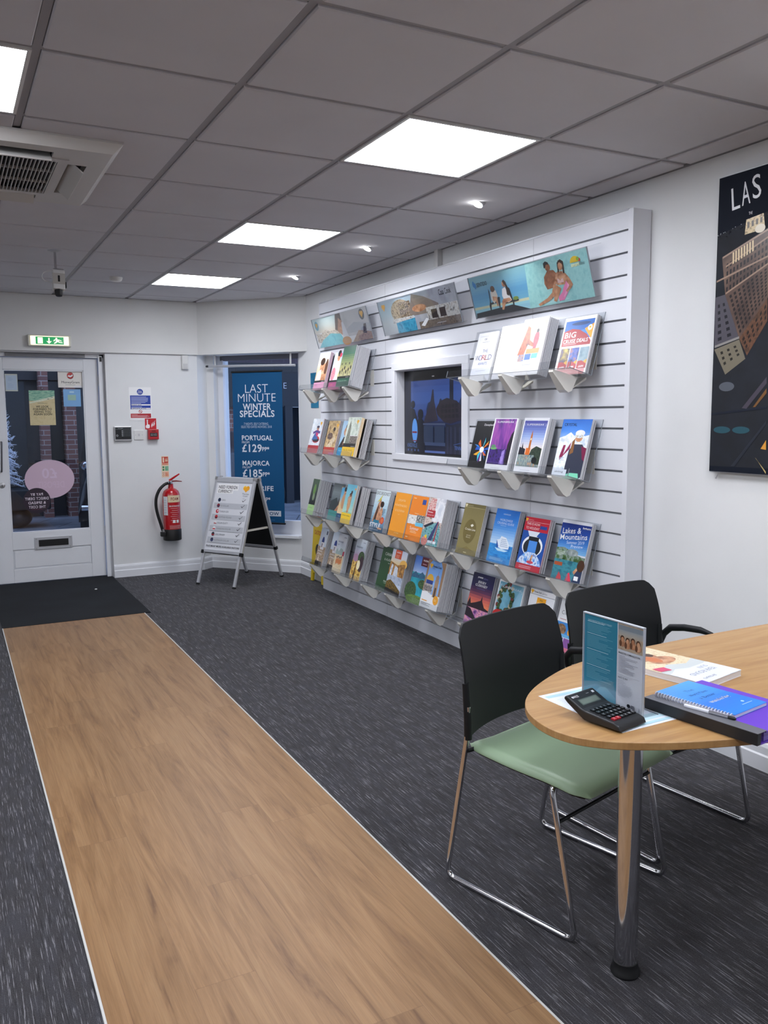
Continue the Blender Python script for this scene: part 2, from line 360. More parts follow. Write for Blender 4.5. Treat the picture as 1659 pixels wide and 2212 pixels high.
LITC = [(2, 0), (2, 3), (2, 6), (-1, 0), (2, -3), (2, -6), (-1, -3), (-1, -6), (-4, 0), (-4, 3), (-4, -3)]
g = G().box(XL, XW, YB, YD+.4, CZ+.012, CZ+.15, TILE)
for i in range(-7, 6):
    for j in range(-12, 10):
        if (i, j) in LITC: continue
        a, b = max(GX0+.6*i, XL), min(GX0+.6*i+.6, XW); c, d = max(GY0+.6*j, YB), min(GY0+.6*j+.6, YD)
        if b-a < .03 or d-c < .03: continue
        a += .0145; b -= .0145; c += .0145; d -= .0145; e_ = .004; z0, z1 = CZ-.004, CZ+.013
        P = [(a, c, z1), (b, c, z1), (b, d, z1), (a, d, z1), (a, c, z0+e_), (b, c, z0+e_), (b, d, z0+e_), (a, d, z0+e_), (a+e_, c+e_, z0), (b-e_, c+e_, z0), (b-e_, d-e_, z0), (a+e_, d-e_, z0)]
        g.add(P, [(k, (k+1) % 4, 4+(k+1) % 4, 4+k) for k in range(4)]+[(4+k, 4+(k+1) % 4, 8+(k+1) % 4, 8+k) for k in range(4)]+[(8, 9, 10, 11)], TILE)
struct(g.build('ceiling'))
g = G()
i = -7
while GX0+.6*i < XW:
    x = GX0+.6*i
    if x > XL: g.box(x-.012, x+.012, YB, YD, CZ+.003, CZ+.011, TBAR)
    i += 1
j = -11
while GY0+.6*j < YD:
    y = GY0+.6*j
    if y > YB: g.box(XL, XW, y-.012, y+.012, CZ+.0036, CZ+.011, TBAR)
    j += 1
struct(g.build('trim_3'), 'white metal grid of the suspended ceiling')
g = G().box(XW-.02, XW, YB, 6.98, CZ-.004, CZ+.01, mat('angle_trim_shaded', '#77767a', .6)).box(XL, 2.12, YD-.035, YD-.015, CZ-.004, CZ+.01, mat('angle_trim_shaded', '#77767a', .6))  # trim coloured dark to stand for the shadow gap along the walls
struct(g.build('trim_4'), 'wall angle trim round the ceiling edge')

struct(G().box(XL-.2, XL, YB-.2, YD+.35, 0, CZ+.1, WALL).build('wall_left'))
struct(G().box(XL, XW+.3, YB-.2, YB, 0, CZ+.1, WALL).build('wall_front'))
# door wall with its opening and the bulkhead that runs across the top
DX0, DX1, DZ = .335, 1.300, 2.0
g = G().box(XL, DX0, YD, YD+.4, 0, DZ, WALL).box(DX1, 2.115, YD, YD+.4, 0, DZ, WALL).box(DX0, DX1, YD+.02, YD+.4, DZ-.012, DZ, WALL)
struct(g.build('wall_back'))
Av = Vector((2.12, 7.775)); Bv = Vector((2.8655, 6.968))
g = G().box(XL, 2.12, 7.775, YD+.4, DZ, CZ+.05, WALLB).prism([tuple(Av), tuple(Bv), (3.05, 7.16), (2.42, 8.2), (2.12, 8.2)], DZ, CZ+.05, WALLB)
struct(g.build('wall_bulkhead'))
tv = Vector((.658, -.753)); nv = Vector((.753, .658)); A1 = Vector((2.23, 7.895)); CORN = A1+tv*.9665
def wp(t_, o_): p = A1+tv*t_+nv*o_; return (p.x, p.y)
g = G().prism([(2.115, 7.8), tuple(A1), wp(.075, 0), wp(.075, .26), (2.42, 8.2), (2.115, 8.2)], 0, DZ, WALL).prism([wp(.07, 0), wp(.9665, 0), wp(1.15, .26), wp(.07, .26)], 0, .33, WALL)
struct(g.build('wall_corner'))
g = G().prism([(XW, YB), (XW, CORN.y), tuple(CORN+nv*.27), (XW+.3, CORN.y+.1), (XW+.3, YB)], 0, CZ+.05, WALL)
struct(g.build('wall_right'))
def skirting(name, P, Q, nin):
    P, Q, nin = Vector(P), Vector(Q), Vector(nin)
    prof = [(0, 0), (.020, 0), (.020, .062), (.014, .068), (.014, .098), (.009, .112), (0, .115)]
    a = [(P.x+nin.x*d, P.y+nin.y*d, z) for d, z in prof]; v = Q-P
    return struct(G().extr(a, (v.x, v.y, 0), GLOSSW).build(name, None))
skirting('baseboard_back', (DX1, YD), (2.125, YD), (0, -1)); skirting('baseboard_corner', tuple(A1), tuple(CORN), tuple(-nv))
skirting('baseboard_reveal', (2.115, 7.8), tuple(A1), Vector((.637, -.77)))
skirting('baseboard_far', (XW, CORN.y), (XW, 6.44), (-1, 0)); skirting('baseboard_right', (XW, 2.90), (XW, YB), (-1, 0))
# vertical conduit above the display wall
g = G().box(XW-.035, XW, 4.70, 4.745, 2.335, CZ, WPLA); tag(g.build('cable_trunking', None, None, .003), 'short white cable trunking rising above the slatted display wall', 'trunking')

# ------------------------------------------------------------------ ceiling things
LIGHTM = emi('#f3f6ff', PANEL)
def light_panel(cx, cy, label):
    t = thing('ceiling_light', label, 'ceiling light', (cx, cy, CZ), 0, 'square panel lights in the ceiling')
    f = G()
    for a, b, c, d in ((-.288, .288, -.288, -.276), (-.288, .288, .276, .288), (-.288, -.276, -.276, .276), (.276, .288, -.276, .276)): f.box(a, b, c, d, -.004, .006, WPLA)
    f.build('frame', t)
    G().box(-.276, .276, -.276, .276, -.002, .004, LIGHTM).build('diffuser', t)
    return t
def cell(i, j): return GX0+.6*i+.3, GY0+.6*j+.3
light_panel(*cell(2, 0), 'glowing square ceiling panel nearest and largest, above the brochure wall')
light_panel(*cell(2, 3), 'glowing square ceiling panel, middle one of the row of three')
light_panel(*cell(2, 6), 'glowing square ceiling panel, farthest one near the corner window')
light_panel(*cell(-1, 0), 'glowing square ceiling panel cut off at the left edge, beside the air unit')
for c_ in LITC[4:]: light_panel(*cell(*c_), 'glowing square ceiling panel behind the viewpoint')
def downlight(y, label):
    x = 2.412
    t = thing('downlight', label, 'downlight', (x, y, CZ), 0, 'small round downlights along the display wall')
    G().lathe([(.030, .008), (.034, -.001), (.046, -.004), (.052, -.001), (.052, .008)], WPLA, (0, 0, 0), 28).build('bezel', t, 50)
    M = Matrix.Rotation(math.radians(28), 3, 'Y')
    G().lathe([(.0, -.016), (.026, -.013), (.032, .004), (.033, .01)], STEEL, (0, 0, 0), 24, M).build('lamp_housing', t, 50)
    G().lathe([(.0, -.0185), (.024, -.016), (.0242, -.0155)], emi('#ffffff', 60), (0, 0, 0), 24, M).build('lens', t, 50)
    ld = bpy.data.lights.new('downlight_beam', 'SPOT'); ld.energy = SPOT_W; ld.spot_size = math.radians(75); ld.spot_blend = .9; ld.shadow_soft_size = .03; ld.color = (1, .98, .96)
    lo = bpy.data.objects.new('downlight_beam', ld); COL.objects.link(lo); lo.parent = t; lo.location = (-.012, 0, -.03)
    lo.rotation_euler = Vector((.345, 0, -1.0)).to_track_quat('-Z', 'Y').to_euler()
downlight(3.61, 'small round downlight nearest, right of the largest glowing panel')
downlight(4.84, 'small round downlight, middle one right of the second glowing panel')
downlight(6.055, 'small round downlight farthest, near the corner window')
downlight(1.75, 'small round downlight above the tall night city poster, outside the view')
g = G().lathe([(.0, -.034), (.03, -.034), (.042, -.026), (.048, -.012), (.05, 0)], WPLA, (1.212, 6.646, CZ), 28)
tag(g.build('smoke_detector', None, 40), 'round white smoke detector on the ceiling left of the farthest panel', 'detector')

# ceiling cassette air conditioner
ac = thing('air_conditioner', 'square white ceiling cassette air conditioner with central grille', 'air conditioner', (.2, 3.90, CZ-.0065))
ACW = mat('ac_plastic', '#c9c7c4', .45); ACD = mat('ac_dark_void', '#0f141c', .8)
g = G(); hw = .475; zt, zb = .002, -.038
def rect_slope(g, h0, z0, h1, z1, mt):
    a = [(-h0, -h0, z0), (h0, -h0, z0), (h0, h0, z0), (-h0, h0, z0)]; b = [(-h1, -h1, z1), (h1, -h1, z1), (h1, h1, z1), (-h1, h1, z1)]
    g.add(a+b, [(i, (i+1) % 4, 4+(i+1) % 4, 4+i) for i in range(4)], mt)
rect_slope(g, hw, zt, hw, -.006, ACW); rect_slope(g, hw, -.006, .44, zb, ACW)
for a in range(4):       # ring between the rim and the grille, with a slot on each side
    M3 = Matrix.Rotation(a*math.pi/2, 4, 'Z'); g.M = M3
    g.box(.375, .44, -.375, .44, zb, zb+.012, ACW); g.box(.30, .375, -.30, -.235, zb, zb+.012, ACW); g.box(.30, .375, .235, .375, zb, zb+.012, ACW)
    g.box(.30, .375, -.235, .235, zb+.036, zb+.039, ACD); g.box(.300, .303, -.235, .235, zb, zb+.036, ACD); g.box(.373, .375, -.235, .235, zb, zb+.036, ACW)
    g.M = None
g.build('panel', ac)
g = G()
for a, b, c, d in ((-.30, .30, -.30, -.262), (-.30, .30, .262, .30), (-.30, -.262, -.262, .262), (.262, .30, -.262, .262)): g.box(a, b, c, d, zb-.004, zb+.012, ACW)
for k in range(36): x = -.257+k*.0147; g.box(x-.0015, x+.0015, -.262, .262, zb-.003, zb+.012, ACW)
for y in (-.088, .088): g.box(-.262, .262, y-.0025, y+.0025, zb, zb+.01, ACW)
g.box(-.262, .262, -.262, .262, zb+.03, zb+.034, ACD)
g.build('grille', ac)
for a in range(4):
    g = G(); g.M = Matrix.Rotation(a*math.pi/2, 4, 'Z') @ T(.306, 0, zb+.020) @ Matrix.Rotation(math.radians(40), 4, 'Y')
    g.box(-.004, .072, -.228, .228, -.0025, .0025, ACW); g.build('louvre', ac)

cc = thing('security_camera', 'white box security camera hanging from the ceiling on a short metal rod', 'security camera', (.687, 5.76, CZ))
G().lathe([(.0, -.012), (.02, -.012), (.045, -.004), (.047, 0)], STEEL, (0, 0, 0), 24).build('ceiling_mount', cc, 40)
G().tube([(0, 0, -.01), (0, 0, -.10), (.006, -.005, -.165)], .0075, CHROME).build('rod', cc, 40)
M = T(.012, -.01, -.20) @ Matrix.Rotation(math.radians(-14), 4, 'X') @ Matrix.Rotation(math.radians(2), 4, 'Y')
g = G(); g.M = M; g.box(-.036, .036, -.03, .03, -.05, .075, WPLA); g.build('housing', cc, None, .006)
g = G(); g.M = M; g.lathe([(.026, -.045), (.024, -.075), (.019, -.086), (.0, -.088)], BLK, (0, 0, 0), 20); g.build('lens', cc, 40)
g = G(); g.M = M; g.box(-.030, .030, -.024, .024, .074, .082, STEEL); g.build('rear_plate', cc)
g = G(); g.M = M; g.r if 0 else 0; g.box(-.0365, .0365, -.0315, -.030, -.02, .05, mat('camera_label', '#b9b5ae', .5)); g.box(-.006, .006, -.0325, -.0315, -.005, .035, BLK); g.build('label_plate', cc)
g = G(); g.M = M; g.box(.038, .045, -.02, -.005, -.035, .0, BLK); g.build('bracket_screw', cc)
pts = [(.012-.03+.07*math.cos(a)*-1 if 0 else -.035+.048*math.cos(a), 0, -.165+.035*math.sin(a)) for a in [k*.45 for k in range(13)]]
G().tube(pts, .003, WPLA, 6).build('cable_loop', cc, 40)

# ------------------------------------------------------------------ door
dr = bpy.data.objects.new('door_1', None); COL.objects.link(dr); struct(dr, 'white half glazed shop door with a letter slot')
DW = GLOSSW; y0, y1 = 7.895, 7.94
g = G().box(DX0-.002, DX0+.02, 7.865, 8.0, 0, DZ-.012, DW).box(1.262, DX1+.002, 7.865, 8.0, 0, DZ-.012, DW).box(DX0, DX1, 7.865, 8.0, 1.955, DZ-.010, DW).box(1.25, 1.285, 7.85, 7.87, 0, 1.975, DW)
g.build('frame', dr, None, .002)
gx0, gx1, gz0, gz1 = .480, 1.128, .445, 1.848
g = G().box(.362, gx0, y0, y1, .012, 1.95, DW).box(gx1, 1.248, y0, y1, .012, 1.95, DW).box(gx0, gx1, y0, y1, gz1, 1.95, DW).box(gx0, gx1, y0, y1, .012, .13, DW).box(gx0, gx1, y0, y1, .30, gz0, DW)
g.box(gx0, gx1, y0+.014, y1-.01, .13, .30, DW)
for a, b, c, d in ((gx0, gx1, gz0, gz0+.012), (gx0, gx1, gz1-.012, gz1), (gx0, gx0+.01, gz0, gz1), (gx1-.01, gx1, gz0, gz1)): g.box(a, b, y0+.004, y0+.02, c, d, DW)
g.box(gx0+.012, gx1-.012, y0+.004, y0+.016, .142, .288, DW)
g.build('leaf', dr, None, .003)
G().box(gx0, gx1, 7.918, 7.922, gz0, gz1, GLASS).build('glass_pane', dr)
lp = G().box(.655, .968, y0-.007, y0, .292, .40, ALU).build('letter_plate', dr, None, .002)
G().box(.69, .935, y0-.010, y0-.006, .318, .376, BLK).build('flap', lp)
for x in (.672, .951):
    for z in (.305, .388): G().lathe([(0, .002), (.005, .0015), (.006, 0)], STEEL, (x, y0-.0085, z), 10, Matrix.Rotation(math.pi/2, 3, 'X')).build('screw', lp)
g = G().tube([(.437, y0, 1.235), (.437, y0-.045, 1.235), (.425, y0-.045, .985), (.425, y0, .985)], .008, mat('handle_metal', '#6d6d70', .3, .9), 10, .02); g.build('pull_handle', dr, 40)
lk = G().lathe([(0, .006), (.018, .006), (.023, .003), (.024, 0)], STEEL, (.425, y0-.001, .865), 20, Matrix.Rotation(math.pi/2, 3, 'X')).build('lock', dr, 40)
G().box(.4225, .4275, y0-.009, y0-.006, .855, .875, BLK).build('keyhole', lk)
for z in (1.76, 1.03, .42): G().tube([(1.251, y0-.006, z-.045), (1.251, y0-.006, z+.045)], .006, DW, 10).build('hinge', dr, 40)
G().box(.50, 1.14, 7.845, 7.865, 1.958, 1.985, mat('closer_grey', '#77777b', .5)).build('overhead_closer', dr)
G().box(1.262, 1.280, 7.845, 7.852, 1.925, 1.965, BLK).build('contact_sensor', dr)
# things stuck to the door glass
GY = 7.9165
def on_door(name, x0, z0, w, h, draw, label, cat, base=None):
    g = G().sheet(w, h, base, .0006) if base else G().sheet(w, h)
    draw(g); o = g.build(name, None, None, 0, frame((x0, GY, z0), (1, 0, 0), (0, 0, 1))); return tag(o, label, cat)
def d_mg(g):
    g.r(.62, 0, 1, .12, '#e7e7ea'); g.e(.5, .70, .135, .20, '#8d1f22'); g.e(.49, .72, .115, .165, '#c23a34'); g.p([(.39, .66), (.50, .60), (.60, .68), (.60, .79), (.55, .73), (.50, .70), (.43, .73)], W_)
    g.t('MoneyGram', .5, .32, .14, '#2b2b33', .72, .0); g.lines(.28, .15, .75, .20, 1, '#9a9aa0', 3)
on_door('door_sticker', .918, 1.699, .206, .148, d_mg, 'white money transfer sticker with red globe at the door glass top right', 'sticker', '#ebe7e0')
def d_soon(g):
    g.r(0, .70, 1, 1, mott('sea', ['#5c9a86', '#8fc0a6', '#a9d0b4'], 30, (1, 3, 1))); g.p([(0, .66), (.35, .72), (1, .84), (1, .76), (.5, .68), (0, .60)], mott('foam', ['#cfd6bb', '#e9ead6'], 60)); g.p([(0, .62), (.5, .69), (1, .77), (1, .0), (0, 0)], mott('sand', ['#cdbd8d', '#d9cba0', '#d3c292'], 24))
    g.lines(.32, .62, .72, .66, 2, '#8d8a70', 5); g.r(.70, .745, .78, .76, K_); g.r(.86, .79, .93, .80, K_)
    for k, s in enumerate(('WE LOOK', 'FORWARD TO', 'SEEING YOU', 'AGAIN SOON')): g.t(s, .5, .535-.073*k, .062, K_, (.50, .72, .66, .72)[k], .03)
on_door('notice', .676, 1.374, .208, .299, d_soon, 'beach picture notice saying we look forward to seeing you again soon', 'notice', '#d3c494')
G_ = G().lathe([(0, .004), (.012, .004), (.018, 0)], mk_clear('suction_cup', (.85, .88, .88), 1), (.778, GY-.002, 1.685), 16, Matrix.Rotation(math.pi/2, 3, 'X')); tag(G_.build('suction_cup', None, 40), 'clear suction cup above the beach notice on the door glass', 'suction cup')
def d_lb(g): g.r(.25, .36, .72, .68, '#9fc4b4'); g.r(.36, .80, .62, .88, '#b9dcf2'); g.r(0, 0, 1, .03, '#6ea6d8')
on_door('door_sticker', .956, 1.534, .144, .15, d_lb, 'light blue square sticker below the white sticker on the door', 'sticker', '#7eb2e2')
def d_ln(g): g.r(.06, .08, .94, .92, '#b6c9dd'); g.lines(.25, .62, .75, .82, 3, '#9db6d2', 2); g.lines(.2, .2, .8, .5, 4, '#a7bdd6', 4)
on_door('notice', .495, 1.664, .098, .146, d_ln, 'small pale blue notice taped at top left of the door glass', 'notice', '#c6ccc6')
def d_pink(g):
    P = [(.5+.5*math.cos(2*math.pi*k/48), .5+.5*math.sin(2*math.pi*k/48)) for k in range(48)]; g.p(P, '#d3b9cc'); g.t('£0', .50, .66, .26, '#ddc8dd', .30, .02, flip=True); g.t('DEPOSIT', .52, .36, .17, '#d9c0d4', .54, .02, flip=True)
on_door('window_decal', .606, .735, .408, .337, d_pink, 'large pink oval decal with mirrored lettering on the door glass', 'decal')
def d_dark(g):
    P = [(.5+.5*math.cos(2*math.pi*k/40), .45+.5*math.sin(2*math.pi*k/40)) for k in range(40)]; g.p(P, '#2e2433')
    for k, s in enumerate(('PAY BY', 'DIRECT DEBIT', '& SPREAD', 'THE COST')): g.t(s, .5, .70-.165*k, .105, '#e4dce6', (.46, .86, .64, .62)[k], .03, flip=True)
    g.r(.28, .10, .70, .115, '#6a3a4c')
GY = 7.9155
on_door('window_decal', .585, .620, .222, .222, d_dark, 'dark plum round decal about paying by direct debit, mirrored', 'decal')
GY = 7.9165

# ------------------------------------------------------------------ corner window
wn = bpy.data.objects.new('window_1', None); COL.objects.link(wn); struct(wn, 'white framed shop window across the corner')
WM = frame((*wp(0, .105), 0), (tv.x, tv.y, 0), (0, 0, 1))     # local x along the wall, y up, z towards the room
g = G(); g.M = WM
g.box(.0, .125, .33, 2.0, -.035, .03, DW); g.box(.92, 1.05, .33, 2.0, -.035, .03, DW); g.box(.1, 1.0, .33, .47, -.035, .03, DW); g.box(.1, 1.0, 1.955, 2.0, -.035, .03, mat('lead_grey', '#77767e', .6))
g.box(.118, .135, .46, 1.96, -.01, .036, DW)
g.build('window_frame', wn, None, .003)
g = G(); g.M = WM; g.box(.12, .97, .462, 1.96, -.004, .0, GLASS); g.build('glass_pane', wn)
g = G(); g.prism([wp(.07, .105), wp(.07, -.03), wp(.95, -.03), wp(.9665, 0), wp(1.04, .105)], .318, .345, DW); g.build('window_sill', wn, None, .003)
BM = frame((*(Av+Vector((.02, .02)) - Vector((0, 0))), 0), (tv.x, tv.y, 0), (0, 0, 1))
# hanging rail and banner between the bulkhead and the glass
def hp(t_, z, o_=.10): p = Vector((2.12, 7.775))+tv*t_+nv*o_; return (p.x, p.y, z)
rl = thing('banner_rail', 'round metal rail under the bulkhead holding the blue banner', 'rail')
G().tube([hp(.05, 1.900), hp(.945, 1.886)], .0125, ALU, 14).build('bar', rl, 40)
G().box(-.004, .004, -.012, .012, 0, .10, WPLA).build('hanger_hook', rl, None, 0, T(*hp(.115, 1.908)))
G().box(-.004, .004, -.012, .012, 0, .11, WPLA).build('hanger_hook', rl, None, 0, T(*hp(.90, 1.896)))
G().tube([hp(.045, 1.9), hp(.02, 1.9)], .010, mat('dark_cap', '#3a3b3f', .5), 12).build('end_cap', rl, 40)
bn = thing('banner', 'tall blue hanging banner advertising last minute winter specials', 'banner', M=frame(hp(.295, .462), (tv.x, tv.y, 0), (0, 0, 1)))
g = G().sheet(.515, 1.375, mat('banner_fabric', '#17527f', .7, 0, .2), .0012); BW = '#dfe6f0'
g.t('LAST', .49, .893, .060, BW, .46, -.012); g.t('MINUTE', .49, .833, .058, BW, .76, -.012); g.t('WINTER', .49, .773, .044, BW, .57, .035); g.t('SPECIALS', .49, .727, .044, BW, .70, .035)
g.t('7 NIGHTS, SELF CATERING,', .47, .660, .016, '#b7c7dc', .50, 0); g.t('SELECTED DATES NOV/DEC 2018', .47, .640, .016, '#b7c7dc', .62, 0)
for k, (a, p_) in enumerate((('PORTUGAL', '£129'), ('MAJORCA', '£185'), ('TENERIFE', '£179'))):
    yb = .567-.168*k; g.t(a, .17, yb, .033, BW, .62 if k != 1 else .55, .03, 'l'); g.t('FROM', .17, yb-.030, .016, BW, .15, 0, 'l'); g.t(p_, .17, yb-.068, .052, BW, .40, .035, 'l'); g.t('PP*', .58, yb-.074, .027, BW, .14, .03, 'l')
g.r(.12, .045, .93, .082, '#d7dfea'); g.t('ENQUIRE NOW', .52, .063, .022, '#12406f', .74, .03); g.lines(.15, .018, .9, .026, 1, '#3f74a6', 3)
g.build('cloth', bn)
G().tube([(-.006, 1.378, 0), (.521, 1.378, 0)], .009, BLK, 10).build('top_bar', bn, 40); G().tube([(-.006, -.004, 0), (.521, -.004, 0)], .009, BLK, 10).build('bottom_bar', bn, 40)
for x in (.04, .44): G().tube([(x, 1.386, 0), (x, 1.420+(.004 if x < .2 else 0), 0)], .0018, BLK, 6).build('hanging_loop', bn)

# ------------------------------------------------------------------ things on the door wall
def on_wall(name, x0, z0, w, h, draw, label, cat, base=W_, t=.003, grp=None):
    g = G().sheet(w, h, base, t); draw(g); return tag(g.build(name, None, None, 0, frame((x0, YD-t, z0), (1, 0, 0), (0, 0, 1))), label, cat, grp)
ex = thing('exit_sign', 'lit green running man exit sign above the door', 'exit sign', M=frame((.676, 7.775, 2.036), (1, 0, 0), (0, 0, 1)))
G().box(0, .342, 0, .094, 0, .042, mat('exit_case', '#d9d8cc', .3)).build('case', ex, None, .006)
g = G().box(.020, .322, .010, .084, .042, .050, emi('#fff6d0', .9)); g.build('diffuser', ex, None, .008)
g = G().sheet(.222, .062, emi('#0b8a4d', .75)); EW = emi('#f3f5c8', 1.1)
g.r(.07, .10, .25, .90, EW); g.r(.45, .35, .495, .86, EW); g.p([(.38, .42), (.57, .42), (.472, .08)], EW)
g.e(.735, .80, .035, .10, EW); g.p([(.74, .72), (.86, .62), (.93, .50), (.91, .46), (.84, .54), (.80, .56), (.84, .38), (.95, .30), (.95, .22), (.82, .28), (.77, .36), (.72, .18), (.66, .10), (.64, .17), (.70, .34), (.73, .58), (.68, .55), (.66, .42), (.63, .44), (.65, .64)], EW)
g.build('picture_panel', ex, None, 0, T(.060, .016, .0505))
def d_fire(g):
    g.e(.50, .862, .14, .088, '#1e3f9e'); g.t('Fire', .5, .882, .036, W_, .15, .02); g.t('action', .5, .840, .034, W_, .2, .02)
    g.r(.05, .335, .96, .752, '#1f41a3'); g.lines(.09, .50, .9, .735, 7, '#c8d2ec', 6, .35); g.r(.09, .450, .95, .487, W_); g.t('FRONT EXIT', .10, .468, .030, '#33384a', .45, .02, 'l'); g.lines(.09, .395, .9, .44, 1, '#b8c4e6', 2); g.r(.09, .342, .95, .376, W_); g.t('OPPOSITE ROAD', .10, .359, .028, '#33384a', .66, .02, 'l')
    g.e(.49, .268, .080, .052, '#b82a2a'); g.e(.49, .268, .060, .038, W_); g.p([(.43, .288), (.45, .300), (.55, .248), (.53, .236)], '#b82a2a')
    g.r(.05, .075, .96, .205, '#b41f2a'); g.lines(.09, .095, .92, .19, 4, '#eec6c8', 9, .35)
on_wall('fire_action_notice', 1.492, 1.408, .196, .295, d_fire, 'blue and red fire action notice on the wall beside the door', 'notice')
def d_call(g):
    g.p([(.06, .20), (.10, .10), (.36, .10), (.42, .22), (.40, .42), (.30, .46), (.26, .44), (.25, .85), (.17, .85), (.16, .42), (.06, .34)], W_); g.qgrid([(.12, .78), (.30, .78), (.30, .93), (.12, .93)], 2, 2, .5, .5, W_)
    for k in range(4): x = .60+.09*k-.05*(k % 2); g.p([(x-.04, .15+.05*k), (x+.05, .32+.06*k), (x+.02, .50+.05*k), (x+.10, .66+.06*k), (x+.00, .52+.06*k), (x-.05, .38+.05*k)], W_)
on_wall('fire_alarm_sign', 1.624, 1.327, .100, .098, d_call, 'red square sign with white hand and flames above the call point', 'sign', '#c31f2c', .004)
kp = thing('alarm_keypad', 'silver framed black alarm keypad panel left of the white plate', 'keypad', M=frame((1.350, YD, 1.226), (1, 0, 0), (0, 0, 1)))
G().box(0, .152, 0, .131, 0, .022, STEEL).build('housing', kp, None, .004)
g = G().sheet(.136, .106, '#14181b', .002); g.r(0, .86, 1, 1, '#252a2e'); g.r(.02, .83, .98, .845, '#7b8084'); g.t('ACCESS', .33, .92, .06, '#cfd4d6', .32)
for j in range(4):
    g.r(.40, .27+.135*j, .50, .32+.135*j, '#c5c9cb')
    for i in range(4): g.r(.54+.11*i, .265+.135*j, .60+.11*i, .325+.135*j, '#5f666b')
g.e(.11, .32, .06, .08, '#dfe2e3'); g.e(.11, .32, .045, .06, '#20262a'); g.build('keypad_face', kp, None, 0, T(.008, .016, .0245))
sw = thing('switch_plate', 'white square wall plate between the keypad and the red call point', 'wall plate', M=frame((1.522, YD, 1.235), (1, 0, 0), (0, 0, 1)))
G().box(0, .086, 0, .086, 0, .009, WPLA).build('plate', sw, None, .003)
g = G(); g.box(.034, .052, .032, .054, .009, .0105, mat('switch_rocker', '#c4c4c6', .4)); g.build('grille', sw)
for x in (.014, .072): G().lathe([(0, .0105), (.0035, .010), (.0035, .009)], STEEL, (x, .043, 0), 10).build('screw', sw)
cp = thing('fire_call_point', 'red break glass call point under the red sign', 'call point', M=frame((1.641, YD, 1.236), (1, 0, 0), (0, 0, 1)))
G().box(0, .094, 0, .092, 0, .048, mat('call_point_red', '#b3222a', .35)).build('housing', cp, None, .005)
g = G().sheet(.066, .034, '#17181a', .001); g.t('FIRE ALARM', .5, .70, .2, '#cfcfcf', .8); g.t('BREAK GLASS', .5, .36, .2, '#cfcfcf', .8); g.build('glass_window', cp, None, 0, T(.014, .026, .0492))
g = G().sheet(.036, .010, '#6e1016'); g.build('fire_wording', cp, None, 0, T(.03, .070, .0484))
def d_ext(g):
    g.r(.08, .66, .94, .965, '#c63a2a'); g.r(.18, .70, .40, .92, '#f0dcc0'); g.r(.23, .91, .32, .945, '#f0dcc0')
    for k in range(3): x = .58+.12*k; g.p([(x-.03, .71), (x+.05, .78), (x+.01, .85), (x+.08, .93), (x-.03, .86), (x-.05, .78)], '#f0dcc0')
    g.r(.06, .585, .96, .645, '#e79a7a'); g.t('FOAM', .5, .615, .035, '#b34126', .6); g.qgrid([(.10, .30), (.40, .30), (.40, .54), (.10, .54)], 1, 2, .8, .75, '#2f8a5a'); g.r(.46, .31, .96, .53, '#8cc2a0'); g.lines(.50, .33, .92, .51, 6, '#2f8a5a', 4)
    for y in (.21, .10): g.e(.24, y, .13, .045, '#c7452f'); g.e(.24, y, .09, .030, '#f0dcc0')
    g.r(.46, .05, .96, .26, '#efb090'); g.lines(.50, .07, .92, .24, 6, '#c9583a', 5)
on_wall('extinguisher_sign', 1.757, .886, .066, .196, d_ext, 'narrow vertical sign above the fire extinguisher', 'sign', '#f0dcc0', .003)
fe = thing('fire_extinguisher', 'red foam fire extinguisher with black hose hung on the wall', 'fire extinguisher', (1.812, YD-.098, .318))
G().lathe([(.0, .095), (.078, .095), (.0785, .40), (.076, .425), (.066, .45), (.045, .468), (.026, .476), (.022, .50), (.022, .515), (0, .515)], RED, (0, 0, 0), 36).build('cylinder', fe, 40)
G().lathe([(.072, 0), (.081, .004), (.082, .012), (.082, .098), (.079, .104)], RUB, (0, 0, 0), 36).build('base_boot', fe, 40)
def wrap(g, r, a0, a1, z0, z1, mt, n=14): g.grid(lambda u, v: (r*math.sin(a0+(a1-a0)*u), -r*math.cos(a0+(a1-a0)*u), z0+(z1-z0)*v), n, 1, mt)
def wraptext(g, txt, r, a, z, h, wd, mt, bold=.02):
    vs, fs, x0, x1, yy0, yy1 = glyphs(txt, bold); out = []
    for x, y in vs: aa = a+((x-(x0+x1)/2)/(x1-x0)*wd)/r; out.append((r*math.sin(aa), -r*math.cos(aa), z+(y-.36)*h/.73))
    g.add(out, fs, mt)
g = G(); wrap(g, .0790, -.62, .95, .352, .415, mat('cream_label', '#e7d3ac', .5)); wraptext(g, 'FOAM', .0794, .19, .384, .028, .072, ink('#7c1a1c'), .03)
wraptext(g, 'FIRE EXTINGUISHER', .0794, .17, .318, .013, .105, ink(W_), .02)
for k in range(8): wrap(g, .0793, -.45+(.25 if k % 2 else .1), .55+.05*(k % 3), .295-.018*k, .298-.018*k, ink('#e3b9b9'))
for a in (-.12, .32): wrap(g, .0793, a, a+.30, .165, .192, ink(W_))
for k in range(4): wrap(g, .0793, -.5, .8, .112+.009*k, .1145+.009*k, ink('#e3b9b9'))
g.build('front_label', fe)
g = G(); wrap(g, .0794, -1.25, -.66, .235, .405, ink('#e4e6ea'))
for k in range(6): wrap(g, .0798, -1.15, -.8, .26+.022*k, .2625+.022*k, ink('#8d93a0'))
g.build('inspection_tag', fe)
hd = G().lathe([(.017, .512), (.019, .530), (.014, .548), (.0, .548)], STEEL, (0, 0, 0), 16).build('valve', fe, 40)
